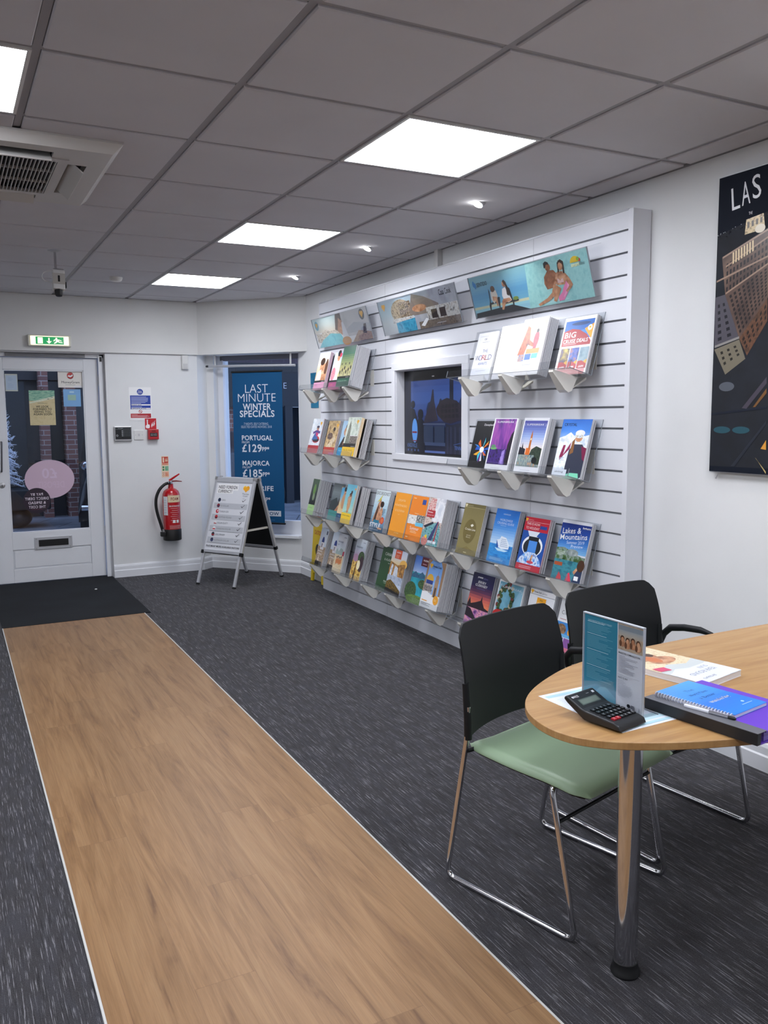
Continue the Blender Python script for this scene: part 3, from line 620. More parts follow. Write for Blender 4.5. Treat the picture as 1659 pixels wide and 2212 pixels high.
G().tube([(-.012, -.004, .545), (.03, -.02, .575), (.075, -.03, .605)], [.010, .009, .006], RED, 8).build('lever', fe, 40); G().tube([(-.01, -.004, .538), (.05, -.012, .540), (.098, -.02, .534)], [.008, .007, .004], mat('dark_red', '#7a1518', .4), 8).build('carry_handle', fe, 40)
hs = [(-.015, -.03, .527), (-.06, -.045, .520), (-.110, -.05, .480), (-.145, -.05, .41), (-.152, -.05, .33), (-.138, -.05, .245), (-.115, -.05, .165), (-.098, -.05, .10)]
hose = G().tube(hs, .0135, RUB, 12, .06).build('hose', fe, 50)
G().tube([(-.003, -.02, .528), (-.035, -.038, .526)], .013, STEEL, 12).build('hose_collar', hose, 40); G().tube([(-.100, -.05, .112), (-.092, -.05, .085)], .014, STEEL, 12).build('hose_ferrule', hose, 40)
G().box(-.118, -.07, -.068, -.03, .045, .088, RUB).build('nozzle_clip', fe, None, .006)
G().box(-.03, .03, .07, .0978, .36, .42, STEEL).build('wall_bracket', fe)
ms = thing('motion_sensor', 'small white motion sensor under the bulkhead near the corner', 'motion sensor', M=frame((1.968, YD, 1.868), (1, 0, 0), (0, 0, 1)))
G().box(0, .06, 0, .125, 0, .04, WPLA).build('housing', ms, None, .008); G().box(.010, .050, .012, .05, .040, .044, mat('sensor_lens', '#c9c9c9', .3)).build('lens', ms, None, .004)
def d_bl(g): g.r(0, 0, 1, .45, '#1f7fa6'); g.t('E', .2, .8, .1, '#6fb0cc'); g.lines(.1, .5, .8, .7, 3, '#4f9fc0', 4)
g = G().sheet(.165, .30, '#1b7196', .003); d_bl(g); tag(g.build('wall_poster', None, None, 0, frame((XW-.004, 6.885, 1.505), (0, -1, 0), (0, 0, 1))), 'blue poster on the side wall, half hidden by a brochure shelf', 'poster')

# ------------------------------------------------------------------ A-board and wet floor sign
def a_board():
    fr0, fr1 = Vector((1.867, 7.129, 0)), Vector((2.077, 6.762, 0)); re0, re1 = Vector((2.436, 7.428, 0)), Vector((2.645, 7.1, 0))
    mid = (fr0+fr1+re0+re1)/4; ux = ((fr1-fr0)+(re1-re0)).normalized(); dep = .32; W = .46
    fy = Vector((-ux.y, ux.x, 0)); fy = fy if fy.dot(re0-fr0) > 0 else -fy
    t = thing('a_board', 'silver framed A-board asking need foreign currency', 'sandwich board', M=frame(mid, ux, fy))
    hz = .912; w2 = .215
    for sgn in (-1, 1):
        a = math.atan2(dep-.02, hz); Lg = math.hypot(dep-.02, hz)
        # local frame of one leaf: x across, y up the leaf, z outward
        up = Vector((0, -sgn*(dep-.02), hz)).normalized() if 0 else Vector((0, -sgn*math.sin(a), math.cos(a)))
        M = frame((0, sgn*dep, 0), (-sgn*1.0*-1 if 0 else (1 if sgn < 0 else -1), 0, 0), up)
        leaf = bpy.data.objects.new('front_leaf' if sgn < 0 else 'rear_leaf', None)
        g = G()
        for x0_, x1_, ya, yb in ((-w2-.012, -w2+.016, .285, Lg), (w2-.016, w2+.012, .285, Lg), (-w2, w2, .285, .313), (-w2, w2, Lg-.05, Lg-.005)): g.box(x0_, x1_, ya, yb, -.012, .012, ALU)
        f = g.build('frame', t, None, .004, None); f.matrix_local = M
        g = G().box(-w2+.005, w2-.005, .28, Lg-.02, -.010, -.004, BLK); b_ = g.build('backing_panel', t); b_.matrix_local = M
        for x in (-w2+.008, w2-.012):
            g = G().box(x-.012, x+.012, 0, .30, -.010, .008, ALU); lg = g.build('leg', t, None, .002); lg.matrix_local = M
            g = G().box(x-.013, x+.013, 0, .016, -.011, .009, RUB); ft = g.build('rubber_foot', lg)
        for x in (-w2, w2):
            for y in (.290, Lg-.015):
                g = G().box(x-.016, x+.016, y-.016, y+.016, -.013, .0145, BLKP if y < .5 else STEEL); c_ = g.build('corner_cap', t, None, .005); c_.matrix_local = M
        if sgn < 0:
            w, h = 2*w2-.03, Lg-.05-.313; g = G().sheet(w, h, '#dcdee3', .003)
            g.r(.04, .885, .63, .975, W_); g.r(.04, .835, .50, .89, W_); g.t('NEED FOREIGN', .07, .930, .048, '#26282e', .53, .03, 'l'); g.t('CURRENCY?', .07, .868, .046, '#26282e', .40, .03, 'l')
            H = '#f0a92a'; g.e(.815, .925, .048, .034, '#f7c948'); g.e(.895, .925, .048, .034, H); g.p([(.77, .918), (.855, .862), (.94, .918), (.90, .945), (.855, .925), (.81, .945)], H)
            g.t('Thomas', .86, .842, .026, '#5b5d63', .19); g.t('Cook', .86, .812, .026, '#5b5d63', .13)
            nm = ('EURO', 'US DOLLAR', 'TURKISH LIRA', 'EGYPTIAN POUND', 'POLISH ZLOTY', 'CANADIAN DOLLAR', 'UAE DIRHAM', 'AUSTRALIAN DOLLAR'); cs = ('#1f2c4a', '#8a2430', '#c9303c', '#b92b33', '#e3e3e6', '#e6e6e8', '#2b2b33', '#24304f'); c2 = ('#1f2c4a', '#27345c', '#c9303c', '#22242a', '#b7303a', '#c9353c', '#b7303a', '#3a466a')
            g.lines(.80, .765, .90, .78, 1, '#a9abb0', 2)
            for k in range(8):
                yy = .735-.0845*k
                if k % 2: g.r(.03, yy-.040, .97, yy+.040, '#bfc2c8')
                g.e(.16, yy, .042, .029, cs[k]); g.r(.125, yy-.018, .195, yy-.002, c2[k]) if k else 0
                if k in (2, 4): g.e(.17, yy+.004, .016, .012, W_)
                g.t(nm[k], .225, yy, .026, '#777a80', (.11, .23, .26, .37, .30, .41, .27, .42)[k], .0, 'l')
                g.p([(.80, yy+.002), (.83, yy-.018), (.90, yy+.026), (.895, yy+.030), (.832, yy-.006), (.807, yy+.008)], '#3a3d44')
            g.t('PLUS MANY MORE AVAILABLE INSTORE', .50, .052, .026, '#22242a', .93, .03)
            s_ = g.build('sign_panel', t); s_.matrix_local = M @ T(-w/2, .313, .006)
    for sgn in (-1, 1):
        z_ = .47; yy = dep-(dep-.02)*z_/hz
        g = G().box(-.008, .008, -yy, yy, z_-.012, z_+.004, CREAM); b_ = g.build('stay', t); b_.location = (sgn*(w2-.03), 0, 0)
a_board()
wf = thing('wet_floor_sign', 'folded yellow caution floor sign leaning behind the display wall end', 'floor sign', M=frame((2.812, 6.80, .004), (0, -1, 0), (.045, 0, 1)))
g = G(); pr = [(0, 0), (.045, 0), (.055, .075), (.225, .075), (.235, 0), (.28, 0), (.235, .62), (.045, .62)]
g.extr([(x, y, 0) for x, y in pr], (0, 0, .018), YEL); g.build('board', wf, None, .002)
g = G().sheet(.28, .62); g.z = .0184; g.t('CAUTION', .5, .70, .062, '#b52a1e', .52, .03); g.r(.38, .80, .62, .86, K_); g.e(.5, .45, .16, .09, K_); g.build('warning_print', wf)

# ------------------------------------------------------------------ slatted display wall
XS = 2.757; Y0, Y1 = 2.906, 6.43; PITCH = .0979; ZTOP = 2.335; ZG = [2.247-PITCH*k for k in range(23)]
sw_ = thing('slatwall', 'large white slatted display wall along the right side', 'display wall', (XS, Y0, 0))
NY0, NY1, NZ0, NZ1 = 4.285, 5.125, 1.165, 1.735      # opening for the screen
g = G(); zs = [ZTOP]+[z for z in ZG if z > .03]+[None]
for k in range(len(zs)-1):
    zt = zs[k]-(.005 if k else 0); zb = (zs[k+1]+.005) if zs[k+1] is not None else 0.0
    spans = [(Y0+.03, Y1-.012)]
    lo, hi = max(zb, NZ0), min(zt, NZ1)
    if hi > lo:
        for a, b, c, d in ((Y0+.03, NY0, zb, zt), (NY1, Y1-.012, zb, zt)): g.box(0, .018, a-Y0, b-Y0, c, d, SLAT)
        if zt > NZ1: g.box(0, .018, NY0-Y0, NY1-Y0, NZ1, zt, SLAT)
        if zb < NZ0: g.box(0, .018, NY0-Y0, NY1-Y0, zb, NZ0, SLAT)
    else: g.box(0, .018, Y0+.03-Y0, Y1-.012-Y0, zb, zt, SLAT)
g.build('slat_boards', sw_)
g = G()
for a, b, c, d in ((.03, Y1-Y0-.012, 0, NZ0), (.03, Y1-Y0-.012, NZ1, ZTOP), (.03, NY0-Y0, NZ0, NZ1), (NY1-Y0, Y1-Y0-.012, NZ0, NZ1)): g.box(.012, .02, a, b, c, d, GROOVE)
g.build('groove_inserts', sw_)
g = G().box(-.001, XW-XS-.004, 0, .03, 0, ZTOP, ENDTRIM).box(-.001, XW-XS-.004, Y1-Y0-.012, Y1-Y0, 0, ZTOP, ENDTRIM).box(.02, XW-XS-.004, .03, Y1-Y0-.012, ZTOP-.02, ZTOP, ENDTRIM)
g.box(-.003, .02, .03, Y1-Y0-.012, ZTOP-.004, ZTOP+.004, ALU)
g.build('end_trim', sw_)
g = G()
for y in (5.275, 3.62): 
    for k in range(len(zs)-1):
        zt = zs[k]-.006; zb = (zs[k+1]+.006) if zs[k+1] is not None else 0
        if y > 5.2 or zt < 1.1 or zb > 1.8: g.box(-.0003, .001, y-Y0-.0008, y-Y0+.0008, zb, zt, GROOVE)
g.build('panel_joint', sw_)
# screen in its recess
tvs = thing('television', 'dark television screen set into the white slatted wall', 'television', M=frame((XS, 5.17, 1.135), (0, -1, 0), (0, 0, 1)))
g = G(); Wt, Ht = 5.17-4.215, 1.785-1.135; ins = 5.17-5.125
for a, b, c, d in ((0, Wt, 0, .042), (0, Wt, Ht-.05, Ht), (0, .045, .042, Ht-.05), (Wt-.07, Wt, .042, Ht-.05)): g.box(a, b, c, d, -.004, .012, SLAT)
for a, b, c, d in ((.045, .05, .03, Ht-.05), (Wt-.075, Wt-.07, .03, Ht-.05), (.045, Wt-.07, .03, .036), (.045, Wt-.07, Ht-.055, Ht-.05)): g.box(a, b, c, d, -.075, 0, SLAT)
g.build('surround', tvs, None, .002)
G().box(.035, Wt-.055, .02, Ht-.04, -.095, -.062, mat('tv_bezel', '#07080a', .15)).build('bezel', tvs)
sw2, sh2 = Wt-.135, Ht-.175
def E_(h, s=.6): return emi(h, s)
g = G().sheet(sw2, sh2, E_('#141a2c')); 
for k in range(8): g.r(.07, .35+.08*k, 1, .43+.08*k, E_(('#1b2547', '#22305c', '#2b3d74', '#30467f', '#334b88', '#324a88', '#2f4682', '#2c4079')[k])); g.z -= g.dz
g.z += .0002; TD = [E_(c) for c in ('#10131f', '#161a2a', '#1c1d2a', '#232433', '#262b40')]
g.r(0, .0, .10, 1, TD[1]); g.r(.70, .45, .755, 1, TD[1])
for cx, cy, rx, ry in ((.90, .60, .08, .16), (.93, .5, .09, .14), (.40, .55, .05, .15), (.57, .62, .03, .12), (.85, .52, .05, .1)): g.e(cx, cy, rx, ry, E_('#1a2440'), 9)
g.p([(.30, .40), (.42, .72), (.445, .86), (.462, .86), (.475, .70), (.53, .44)], E_('#262331')); g.p([(.50, .60), (.56, .70), (.66, .74), (.80, .70), (.95, .55), (.90, .46), (.72, .40), (.62, .42), (.52, .52)], E_('#211c28'))
g.qgrid([(.56, .46), (.84, .47), (.82, .68), (.58, .66)], 5, 3, .68, .7, TD[0])
g.p([(.02, .0), (.05, .50), (.10, .62), (.16, .60), (.20, .48), (.21, .0)], TD[0]); g.e(.135, .665, .035, .055, TD[0]); g.p([(.19, .0), (.20, .44), (.26, .50), (.33, .40), (.33, .0)], TD[0]); g.e(.26, .53, .045, .07, TD[0])
g.e(.165, .30, .045, .17, E_('#4a7fc4', .7)); g.r(.125, .265, .20, .29, E_('#6a2330')); g.r(.13, .15, .2, .165, E_('#6a2330'))
g.p([(.63, 0), (.65, .40), (.72, .38), (.9, .42), (1, .40), (1, 0)], E_('#1c2130'))
for x in (.66, .71, .77, .84): g.r(x, 0, x+.028, .36, TD[4])
g.qgrid([(.30, .10), (.64, .10), (.64, .40), (.30, .40)], 2, 1, .86, .80, E_('#27324a')); g.r(.30, .38, .64, .405, E_('#3b4560'))
g.r(.33, .10, .64, .145, E_('#33405f')); g.r(.33, .0, .64, .03, E_('#4a5f9a'))
g.t('KNOXVILLE', .125, .095, .060, E_('#5a78b4'), .16, -.01); g.t('TENNESSEE', .86, .085, .050, E_('#4a66a8'), .17, 0); g.p([(.76, .125), (.86, .155), (.96, .125), (.955, .118), (.86, .147), (.765, .118)], E_('#33487e'))
for k in range(4): g.r(.05+.055*k, .012, .07+.055*k, .04, E_('#3a4d80'))
g.build('screen', tvs, None, 0, None).matrix_local = T(.062, .055, -.0615)
g = G().sheet(.03, .008, '#9a9aa0'); g.build('maker_badge', tvs).matrix_local = T(.42, Ht-.105, -.0615)

# ------------------------------------------------------------------ brochure holders
TLT = math.radians(15); BU = Vector((-math.cos(TLT), 0, math.sin(TLT))); PU = Vector((math.sin(TLT), 0, math.cos(TLT))); XP = XS-.084
ROW = dict(a=1.613, b=1.118, c=.624, d=.233)
def holder(y0, y1, z0, label, brk):
    t = thing('brochure_holder', label, 'brochure holder', M=frame((XP, y1, z0), (0, -1, 0), PU), group='clear brochure holders on the slatted wall')
    w = y1-y0; g = G()   # local: x to the right, y up the back plate, z outward
    g.box(0, w, -.003, .300, -.0035, -.0005, ACRYL); g.box(0, w, -.0035, -.0005, -.0005, .130, ACRYL); g.box(0, w, -.0035, .034, .130, .133, ACRYL)
    for a, b, c, d, e_, f_ in ((w-.0012, w, -.003, .300, -.0036, -.0004), (w-.0012, w, -.0036, -.0004, 0, .13), (0, .0012, -.0036, .034, 0, .0), (0, w, -.0042, -.0030, .1302, .1335), (w-.0012, w, -.0036, .034, .1302, .1335), (0, .0012, -.0036, .034, .1302, .1335), (0, .0012, -.0036, -.0004, 0, .13)):
        if f_ > e_: g.box(a, b, c, d, e_, f_, ACRYE)
    g.build('acrylic_tray', t)
    for y in brk:
        x = y1-y; g = G(); a, b = .058, .012
        pr = [(.1300, -.0045), (.1290, -.016), (.046, -.080), (.026, -.087), (.010, -.076), (-.004, -.0045)]; hwd = lambda n_: .016+.020*(1-n_/.13)
        vs = [(x+sg*hwd(n_), v_, n_) for sg in (-1, 1) for n_, v_ in pr]; k6 = len(pr)
        g.add(vs, [tuple(range(k6)), tuple(range(2*k6-1, k6-1, -1))]+[(q_, k6+q_, k6+(q_+1) % k6, (q_+1) % k6) for q_ in range(k6)], CREAM)
        g.box(x-.016, x+.016, -.060, .02, -.075, -.004, CREAM) if 0 else None
        g.add([(x-.012, -.076, .010), (x+.012, -.076, .010), (x+.026, .0, -.066), (x-.026, .0, -.066), (x-.012, -.066, .004), (x+.012, -.066, .004), (x+.026, .012, -.064), (x-.026, .012, -.064)], [(0, 1, 2, 3), (7, 6, 5, 4), (0, 4, 5, 1), (1, 5, 6, 2), (2, 6, 7, 3), (3, 7, 4, 0)], CREAM)
        g.build('bracket', t, None, 0)
        # wall tab hooked in a groove
        g = G().box(-.002, 0, y-.075, y-.022, z0+.03, z0+.145, CREAM); tb = g.build('bracket_tab', t); tb.matrix_local = frame((XP, y1, z0), (0, -1, 0), PU).inverted() @ T(XS, 0, 0)
    return t
holder(5.41, 6.37, ROW['a'], 'clear brochure holder at upper left, under the left beach header', (6.27, 5.90, 5.53))
holder(5.41, 6.37, ROW['b'], 'clear brochure holder at left, second row down beside the screen', (6.27, 5.90, 5.53))
holder(4.30, 6.38, ROW['c'], 'long clear brochure holder below the screen, third row', (6.27, 5.90, 5.52, 5.06, 4.70, 4.36))
holder(4.235, 6.38, ROW['d'], 'long clear brochure holder in the bottom left row near the floor', (6.20, 5.72, 5.26, 4.90, 4.36))
holder(3.065, 4.13, ROW['a'], 'clear brochure holder at upper right, under the swimming couple header', (3.99, 3.61, 3.20))
holder(3.065, 4.13, ROW['b'], 'clear brochure holder at right, second row beside the screen', (3.99, 3.61, 3.20))
holder(3.065, 4.215, ROW['c'], 'clear brochure holder at right, third row above the chairs', (4.07, 3.63, 3.20))
holder(3.065, 4.13, ROW['d'], 'clear brochure holder in the bottom right row behind the black chairs', (3.99, 3.61, 3.20))

# ------------------------------------------------------------------ brochures
SKIN = mott('skin', ['#9a6446', '#c48c66', '#d9a883'], 40); SEA = mott('turquoise', ['#4fb2c6', '#7fd0d6', '#67c2cf'], 22); TREE = mott('foliage', ['#1c2f1c', '#3a5a34', '#5b7440'], 90); ROCK = mott('rock', ['#5c4434', '#8a6a4e', '#b08f6c'], 60)
SNOW = mott('snow', ['#d9e4ee', '#f4f7fa', '#c4d6e6'], 30); CITY = mott('town', ['#3a2f2a', '#8e6b50', '#d8c3a5', '#5a4636'], 110); SAND = mott('beach_sand', ['#d8c39a', '#ecdcba', '#c7ad80'], 70)
def person(g, x, y, s, top, skin=SKIN, hair='#2a1c14'):
    g.e(x, y, .11*s, .20*s*g.w/g.h*1.0, top, 12); g.e(x, y+.22*s*g.w/g.h, .065*s, .085*s*g.w/g.h, skin, 12); g.e(x-.005, y+.27*s*g.w/g.h, .068*s, .055*s*g.w/g.h, hair, 10)
def band(g, col, txt, tc='#f3dca0', h=.20, dark=True, small=None):
    g.r(0, 0, 1, h, col)
    if dark: g.r(0, h, 1, h+.055, '#1a1a1c'); g.t('signature', .80, h+.028, .022, W_, .26)
    g.t(txt, .08, h*.70, .032, tc, None if len(txt) < 10 else .74, .01, 'l')
def heart(g, x, y, s=1.0, c='#f3b62c'):
    k = g.w/g.h; g.e(x-.03*s, y, .036*s, .036*s*k, c, 12); g.e(x+.03*s, y, .036*s, .036*s*k, c, 12); g.p([(x-.062*s, y-.008*k*s), (x, y-.085*k*s), (x+.062*s, y-.008*k*s), (x, y+.01)], c)
def c_couple(g): g.grad(.25, 1, ['#cfa276', '#e8d3b6', '#fbf8ee']); g.e(.45, .63, .20, .16, SKIN); g.e(.44, .76, .22, .10, '#3b2417'); g.e(.78, .58, .17, .15, SKIN); g.e(.86, .60, .13, .22, '#5a3826'); g.p([(.05, .26), (.15, .48), (.45, .55), (.55, .26)], '#eef0f4'); g.p([(.5, .26), (.6, .42), (.95, .42), (.95, .26)], SKIN); band(g, '#e39cc0', 'weddings', '#b0407a')
def c_teal(g): g.grad(.15, 1, ['#9cd7e8', '#1f86a8', '#16323c']); g.r(0, 0, 1, .2, '#bfe0ee')
def c_mag(g): g.grad(.25, 1, ['#e8e2ee', '#c9d4ef', '#b9cdf2']); person(g, .42, .55, 2.2, '#e7e3f0', hair='#1b1216'); g.e(.2, .42, .18, .18, mott('blossom', ['#b32742', '#e8a6b4', '#d14a68'], 90)); g.e(.56, .92, .10, .06, '#c2304e'); g.e(.8, .36, .18, .14, '#e9dfa0'); band(g, '#b3347f', 'worldwide', '#f0a860')
def c_green(g): g.grad(.25, 1, ['#ddd6a4', '#d7cf8f', '#9cb070', '#2f7a56', '#1c5a44']); [g.e(.10+.16*k, .36+.05*(k % 3), .05, .05, '#2a2a22', 8) for k in range(6)]; [g.r(.09+.16*k, .27+.04*(k % 2), .12+.16*k, .36, '#2a2a22') for k in range(6)]; [g.e(.15+.3*k, .56, .04, .03, '#3a3a2c', 7) for k in range(3)]; band(g, '#2f6650', 'vietnam & china', '#a8cbb4')
def c_redsnow(g): g.r(0, .25, 1, 1, SNOW); g.e(.6, .42, .34, .10, '#c02a2c'); g.e(.6, .40, .30, .05, '#22242a'); g.p([(.2, .40), (.45, .62), (.62, .60), (.75, .42)], '#3d6fb4'); g.e(.62, .60, .13, .10, '#d23c78'); g.p([(.2, .62), (.5, .68), (.9, .64), (.85, .58), (.5, .62), (.25, .56)], '#5a3f8c'); g.e(.60, .74, .11, .055, SKIN); g.e(.6, .77, .13, .035, '#3b3350'); heart(g, .82, .88, 1.3); band(g, '#b5242c', 'lapland', '#f0a63c', .235, False)
def c_tan(g): g.r(0, .25, 1, 1, mott('hillside', ['#8a6a44', '#d1b07a', '#e8d2a2'], 34)); g.e(.35, .56, .24, .10, mott('riders', ['#2a2220', '#6a4a3a', '#9a8a80'], 80)); g.p([(.2, .25), (.7, .55), (.9, .5), (.6, .25)], mott('dust', ['#c9b08a', '#f0e2c8'], 60)); g.e(.62, .76, .10, .06, '#40342c'); heart(g, .84, .88, 1.3); band(g, '#c03a2c', 'short breaks', '#f0a63c', .235, False); g.r(.55, 0, 1, .10, '#b03a7c')
def c_blue(g): g.r(0, .25, 1, 1, '#a9cbe6'); g.e(.5, .70, .28, .15, SKIN); g.e(.55, .84, .24, .09, '#2c1c14'); g.p([(0, .25), (.3, .55), (.8, .55), (1, .25)], '#241a16'); g.e(.6, .36, .3, .1, SKIN); band(g, '#2f9fd0', 'city breaks', '#dff0fa', .235, False)
def c_yellow(g): g.r(0, .25, 1, 1, mott('city_haze', ['#c9d6c6', '#e4ece0', '#b4c2b2'], 20)); g.p([(.1, .3), (.18, .8), (.25, .92), (.34, .78), (.42, .3)], mott('tower', ['#5a5a50', '#9aa090', '#3c3a34'], 120)); g.r(.42, .3, 1, .52, mott('crowd', ['#2a2422', '#6e625a', '#c2bab0'], 140)); g.r(0, .24, 1, .33, '#221d1b'); g.r(.4, .52, .95, .535, W_); heart(g, .80, .90, 1.3); band(g, '#eec22f', 'city & short', '#7a6420', .235, False); g.t('signature', .8, .262, .022, W_, .3)
def c_dkgreen(g): g.grad(.2, 1, ['#101a1c', '#1d2a2c', '#33443a', '#3f5a3a']); g.e(.5, .7, .2, .16, '#5f8a3a'); g.e(.55, .5, .16, .1, '#8aa07a'); g.r(0, 0, 1, .28, '#a6d08c'); g.t('escapes', .5, .20, .03, '#5a8a4a', .6)
def c_teal2(g): g.grad(.25, 1, ['#3a4a50', '#55646a', '#7a868a', '#4a5254']); g.p([(0, .5), (.5, .62), (.9, .30), (.5, .26), (0, .28)], '#27353a'); g.e(.8, .5, .14, .12, '#3c2a22'); g.p([(.5, .26), (.75, .44), (.85, .26)], SKIN); heart(g, .82, .90, 1.2); band(g, '#3c8c88', 'cruise and stay', '#1c5a58', .26, False)
def c_navy(g): g.grad(.22, 1, ['#ecd6a8', '#dfc28a', '#6fb6d6', '#3f9ccc']); person(g, .35, .62, 1.6, '#c9966a'); person(g, .62, .56, 1.5, '#c9966a'); g.r(0, 0, 1, .24, '#1c4a72'); g.t('family', .4, .17, .035, '#7fb0d6', .5)
def c_yellow2(g): g.grad(.26, 1, ['#bfe2cc', '#8fd0d2', '#7cc4d6', '#6ab8d2']); g.p([(0, .26), (.3, .32), (1, .30), (1, .26)], '#9acdb0'); g.r(.42, .28, .62, .50, SKIN); person(g, .52, .5, 1.6, '#d3a070'); g.p([(.38, .45), (.30, .66), (.55, .76), (.53, .72), (.37, .64), (.44, .46)], SKIN); g.p([(.6, .45), (.72, .66), (.62, .80), (.60, .76), (.66, .65), (.56, .46)], SKIN); g.e(.60, .80, .08, .05, '#3a2418'); heart(g, .9, .90, 1.0, '#f0963c'); g.r(0, 0, 1, .27, '#f0cb2a'); g.t('summer holidays', .5, .21, .035, '#5c4c14', .8, .01)
def c_exc(g): g.grad(0, 1, ['#33506a', '#6f98b8', '#a9cfe2', '#cfe6f0', '#e6f0f4']); g.p([(.10, .22), (.22, .45), (.30, .66), (.45, .80), (.52, .70), (.48, .45), (.42, .22)], SKIN); g.p([(.18, .24), (.26, .48), (.36, .66), (.40, .6), (.34, .24)], '#4a2c1c'); g.p([(.40, .22), (.5, .5), (.62, .62), (.74, .5), (.72, .22)], SKIN); g.e(.60, .66, .13, .075, '#2a1a12'); g.p([(.22, .70), (.45, .86), (.52, .90), (.42, .74)], '#d6d05a'); g.r(.22, .20, .62, .27, '#1c7a9a'); g.t('EXCURSIONIST', .52, .925, .085, '#141416', .93, -.005); g.t('STYLE', .40, .145, .11, W_, .74, .03); g.e(.82, .28, .13, .085, '#d2452a'); g.e(.82, .28, .09, .055, '#e07a4a'); g.r(.62, .06, .9, .10, '#f0b48a'); g.lines(.08, .03, .9, .055, 1, '#c9d6e2', 4); g.lines(.72, .42, .92, .58, 5, '#2a4a6a', 6)
def c_or1(g): g.t('CROATIA', .46, .83, .052, '#f8e2b4', .46, -.01); g.t('MONTENEGRO', .46, .71, .052, '#f8e2b4', .78, -.01); g.t('& SLOVENIA', .46, .59, .052, '#f8e2b4', .60, -.01); g.t('2019', .44, .50, .02, '#f8e2b4', .10); g.t('prestige', .55, .085, .028, '#f8e2b4', .28)
def c_or2(g): g.r(.10, .93, .26, .945, '#f8d8b0'); g.r(.68, .82, .90, .93, '#2f4f9e'); g.r(0, .36, .52, .56, mott('bw_photo', ['#8a8a86', '#f2f2ee', '#d8d6ce'], 80)); g.r(.52, .40, 1, .58, mott('bw_photo2', ['#16181a', '#8a8c88', '#e8e8e4'], 90)); g.r(.52, .33, 1, .41, '#6fc4e2'); g.t('Summer', .52, .275, .08, W_, .56, -.005); g.lines(.3, .17, .75, .23, 3, '#f8d0a0', 3); g.lines(.35, .60, .8, .62, 1, '#f8d8b0', 2); g.r(.08, .05, .22, .07, '#f8d8b0')
def c_venice(g): g.r(0, .3, 1, 1, mott('facade', ['#6a5a52', '#c0a89a', '#e2d8d2', '#8a7a78'], 70)); g.r(.40, .5, 1, 1, mott('pale_sky', ['#cfd6e0', '#eceef2', '#b4b8c4'], 16)); g.p([(.0, .62), (.15, .98), (.45, .98), (.48, .62)], mott('palazzo', ['#a8323a', '#d88a8a', '#e8d8d0', '#b85a5a'], 70)); g.p([(0, .28), (.4, .46), (.85, .50), (1, .32), (1, 0), (0, 0)], mott('canal', ['#2f6a70', '#5a9aa0', '#8abcc0', '#3c5a62'], 40, (1, 2, 1))); g.p([(0, .38), (.5, .50), (.56, .46), (.1, .34)], '#232838'); g.p([(.35, .05), (.75, .52), (.80, .50), (.60, .05)], '#3a3f6e'); g.p([(.72, .05), (.80, .52), (.83, .52), (.80, .05)], '#b02a34'); g.e(.22, .07, .18, .10, mott('hat', ['#c9605a', '#e8a090'], 120)); g.e(.26, .17, .07, .035, '#e6c83a'); g.r(.06, .58, .52, .73, '#b3242e'); g.t('Riviera', .24, .69, .035, W_, .28, .01); g.t('CHOOSE YOUR', .28, .625, .03, '#f0c8c8', .38); g.r(.42, .05, .9, .10, '#e8ecf2')
def c_sant(g): g.grad(.45, 1, ['#c6d6e6', '#dbe4ee', '#d3dde8', '#c0cede']); g.r(0, 0, 1, .5, CITY); g.r(.32, .42, .75, .62, mott('whitewash', ['#c8c4cc', '#f0eef0', '#d8d2d6'], 50)); P = [(.52+.17*math.cos(math.pi*k/14), .62+.15*math.sin(math.pi*k/14)) for k in range(15)]; g.p(P, '#1f3f8c'); g.r(.44, .48, .52, .58, '#3a3a4c'); g.t('santorini', .42, .38, .05, W_, .6, .01); g.t('& islands', .42, .30, .05, W_, .55, .01); g.p([(.20, .04), (.36, .28), (.5, .05)], '#e0d2c0'); g.r(.05, 0, .9, .10, '#2b2a2e'); g.r(.78, .84, .92, .94, '#1c2c4c')
def c_white(g): g.grad(.38, 1, ['#cfd9dc', '#d6e0e2', '#dfe8f2', '#eef2f8', '#e6ecf4']); g.p([(0, .5), (.15, .60), (.32, .52), (.5, .62), (.75, .60), (1, .5), (1, .44), (0, .44)], '#a9bcb8'); g.r(0, 0, 1, .44, SAND); [person(g, .30+.16*k, .26+.02*(k % 2), .8, '#d8844a') for k in range(4)]; g.t('YEAR ROUND', .36, .78, .04, '#6a7a96', .6); g.t('SUN', .16, .70, .04, '#6a7a96', .18); g.t('airtours', .80, .92, .04, '#4a5a7a', .28); g.p([(.82, .42), (.98, .44), (.98, .56), (.82, .54)], '#c2304e')
def c_sunset(g): g.grad(.4, 1, ['#c08aa0', '#b9a6c0', '#cfdcea', '#e2eaf2']); g.r(0, 0, 1, .45, mott('sun_glow', ['#3a2018', '#c08a2c', '#f6d878', '#8a5a20'], 34)); g.e(.75, .55, .30, .16, TREE); g.e(.85, .4, .2, .2, '#3a2430'); g.e(.62, .36, .16, .12, '#fdf0c0'); g.p([(.30, 0), (.36, .30), (.42, .28), (.44, 0)], '#1c1210'); g.e(.25, .52, .22, .1, '#b48aa8'); g.t('FAR & AWAY', .42, .80, .04, '#5a6a86', .6); g.t('airtours', .8, .93, .035, '#4a5a7a', .25)
def c_canada(g): g.t('CANADA', .56, .83, .075, '#e6ede2', .66, -.01); g.t('& ALASKA', .52, .70, .06, '#e6ede2', .56, -.01); g.t('2019', .60, .62, .022, '#e6ede2', .12, .02); g.t('PRESTIGE', .70, .19, .042, '#d2e2ce', .42, .01); g.lines(.5, .14, .9, .165, 1, '#9ab898', 2); g.p([(.80, .0), (.84, .10), (.94, .13), (.98, .0)], '#e9eef2')
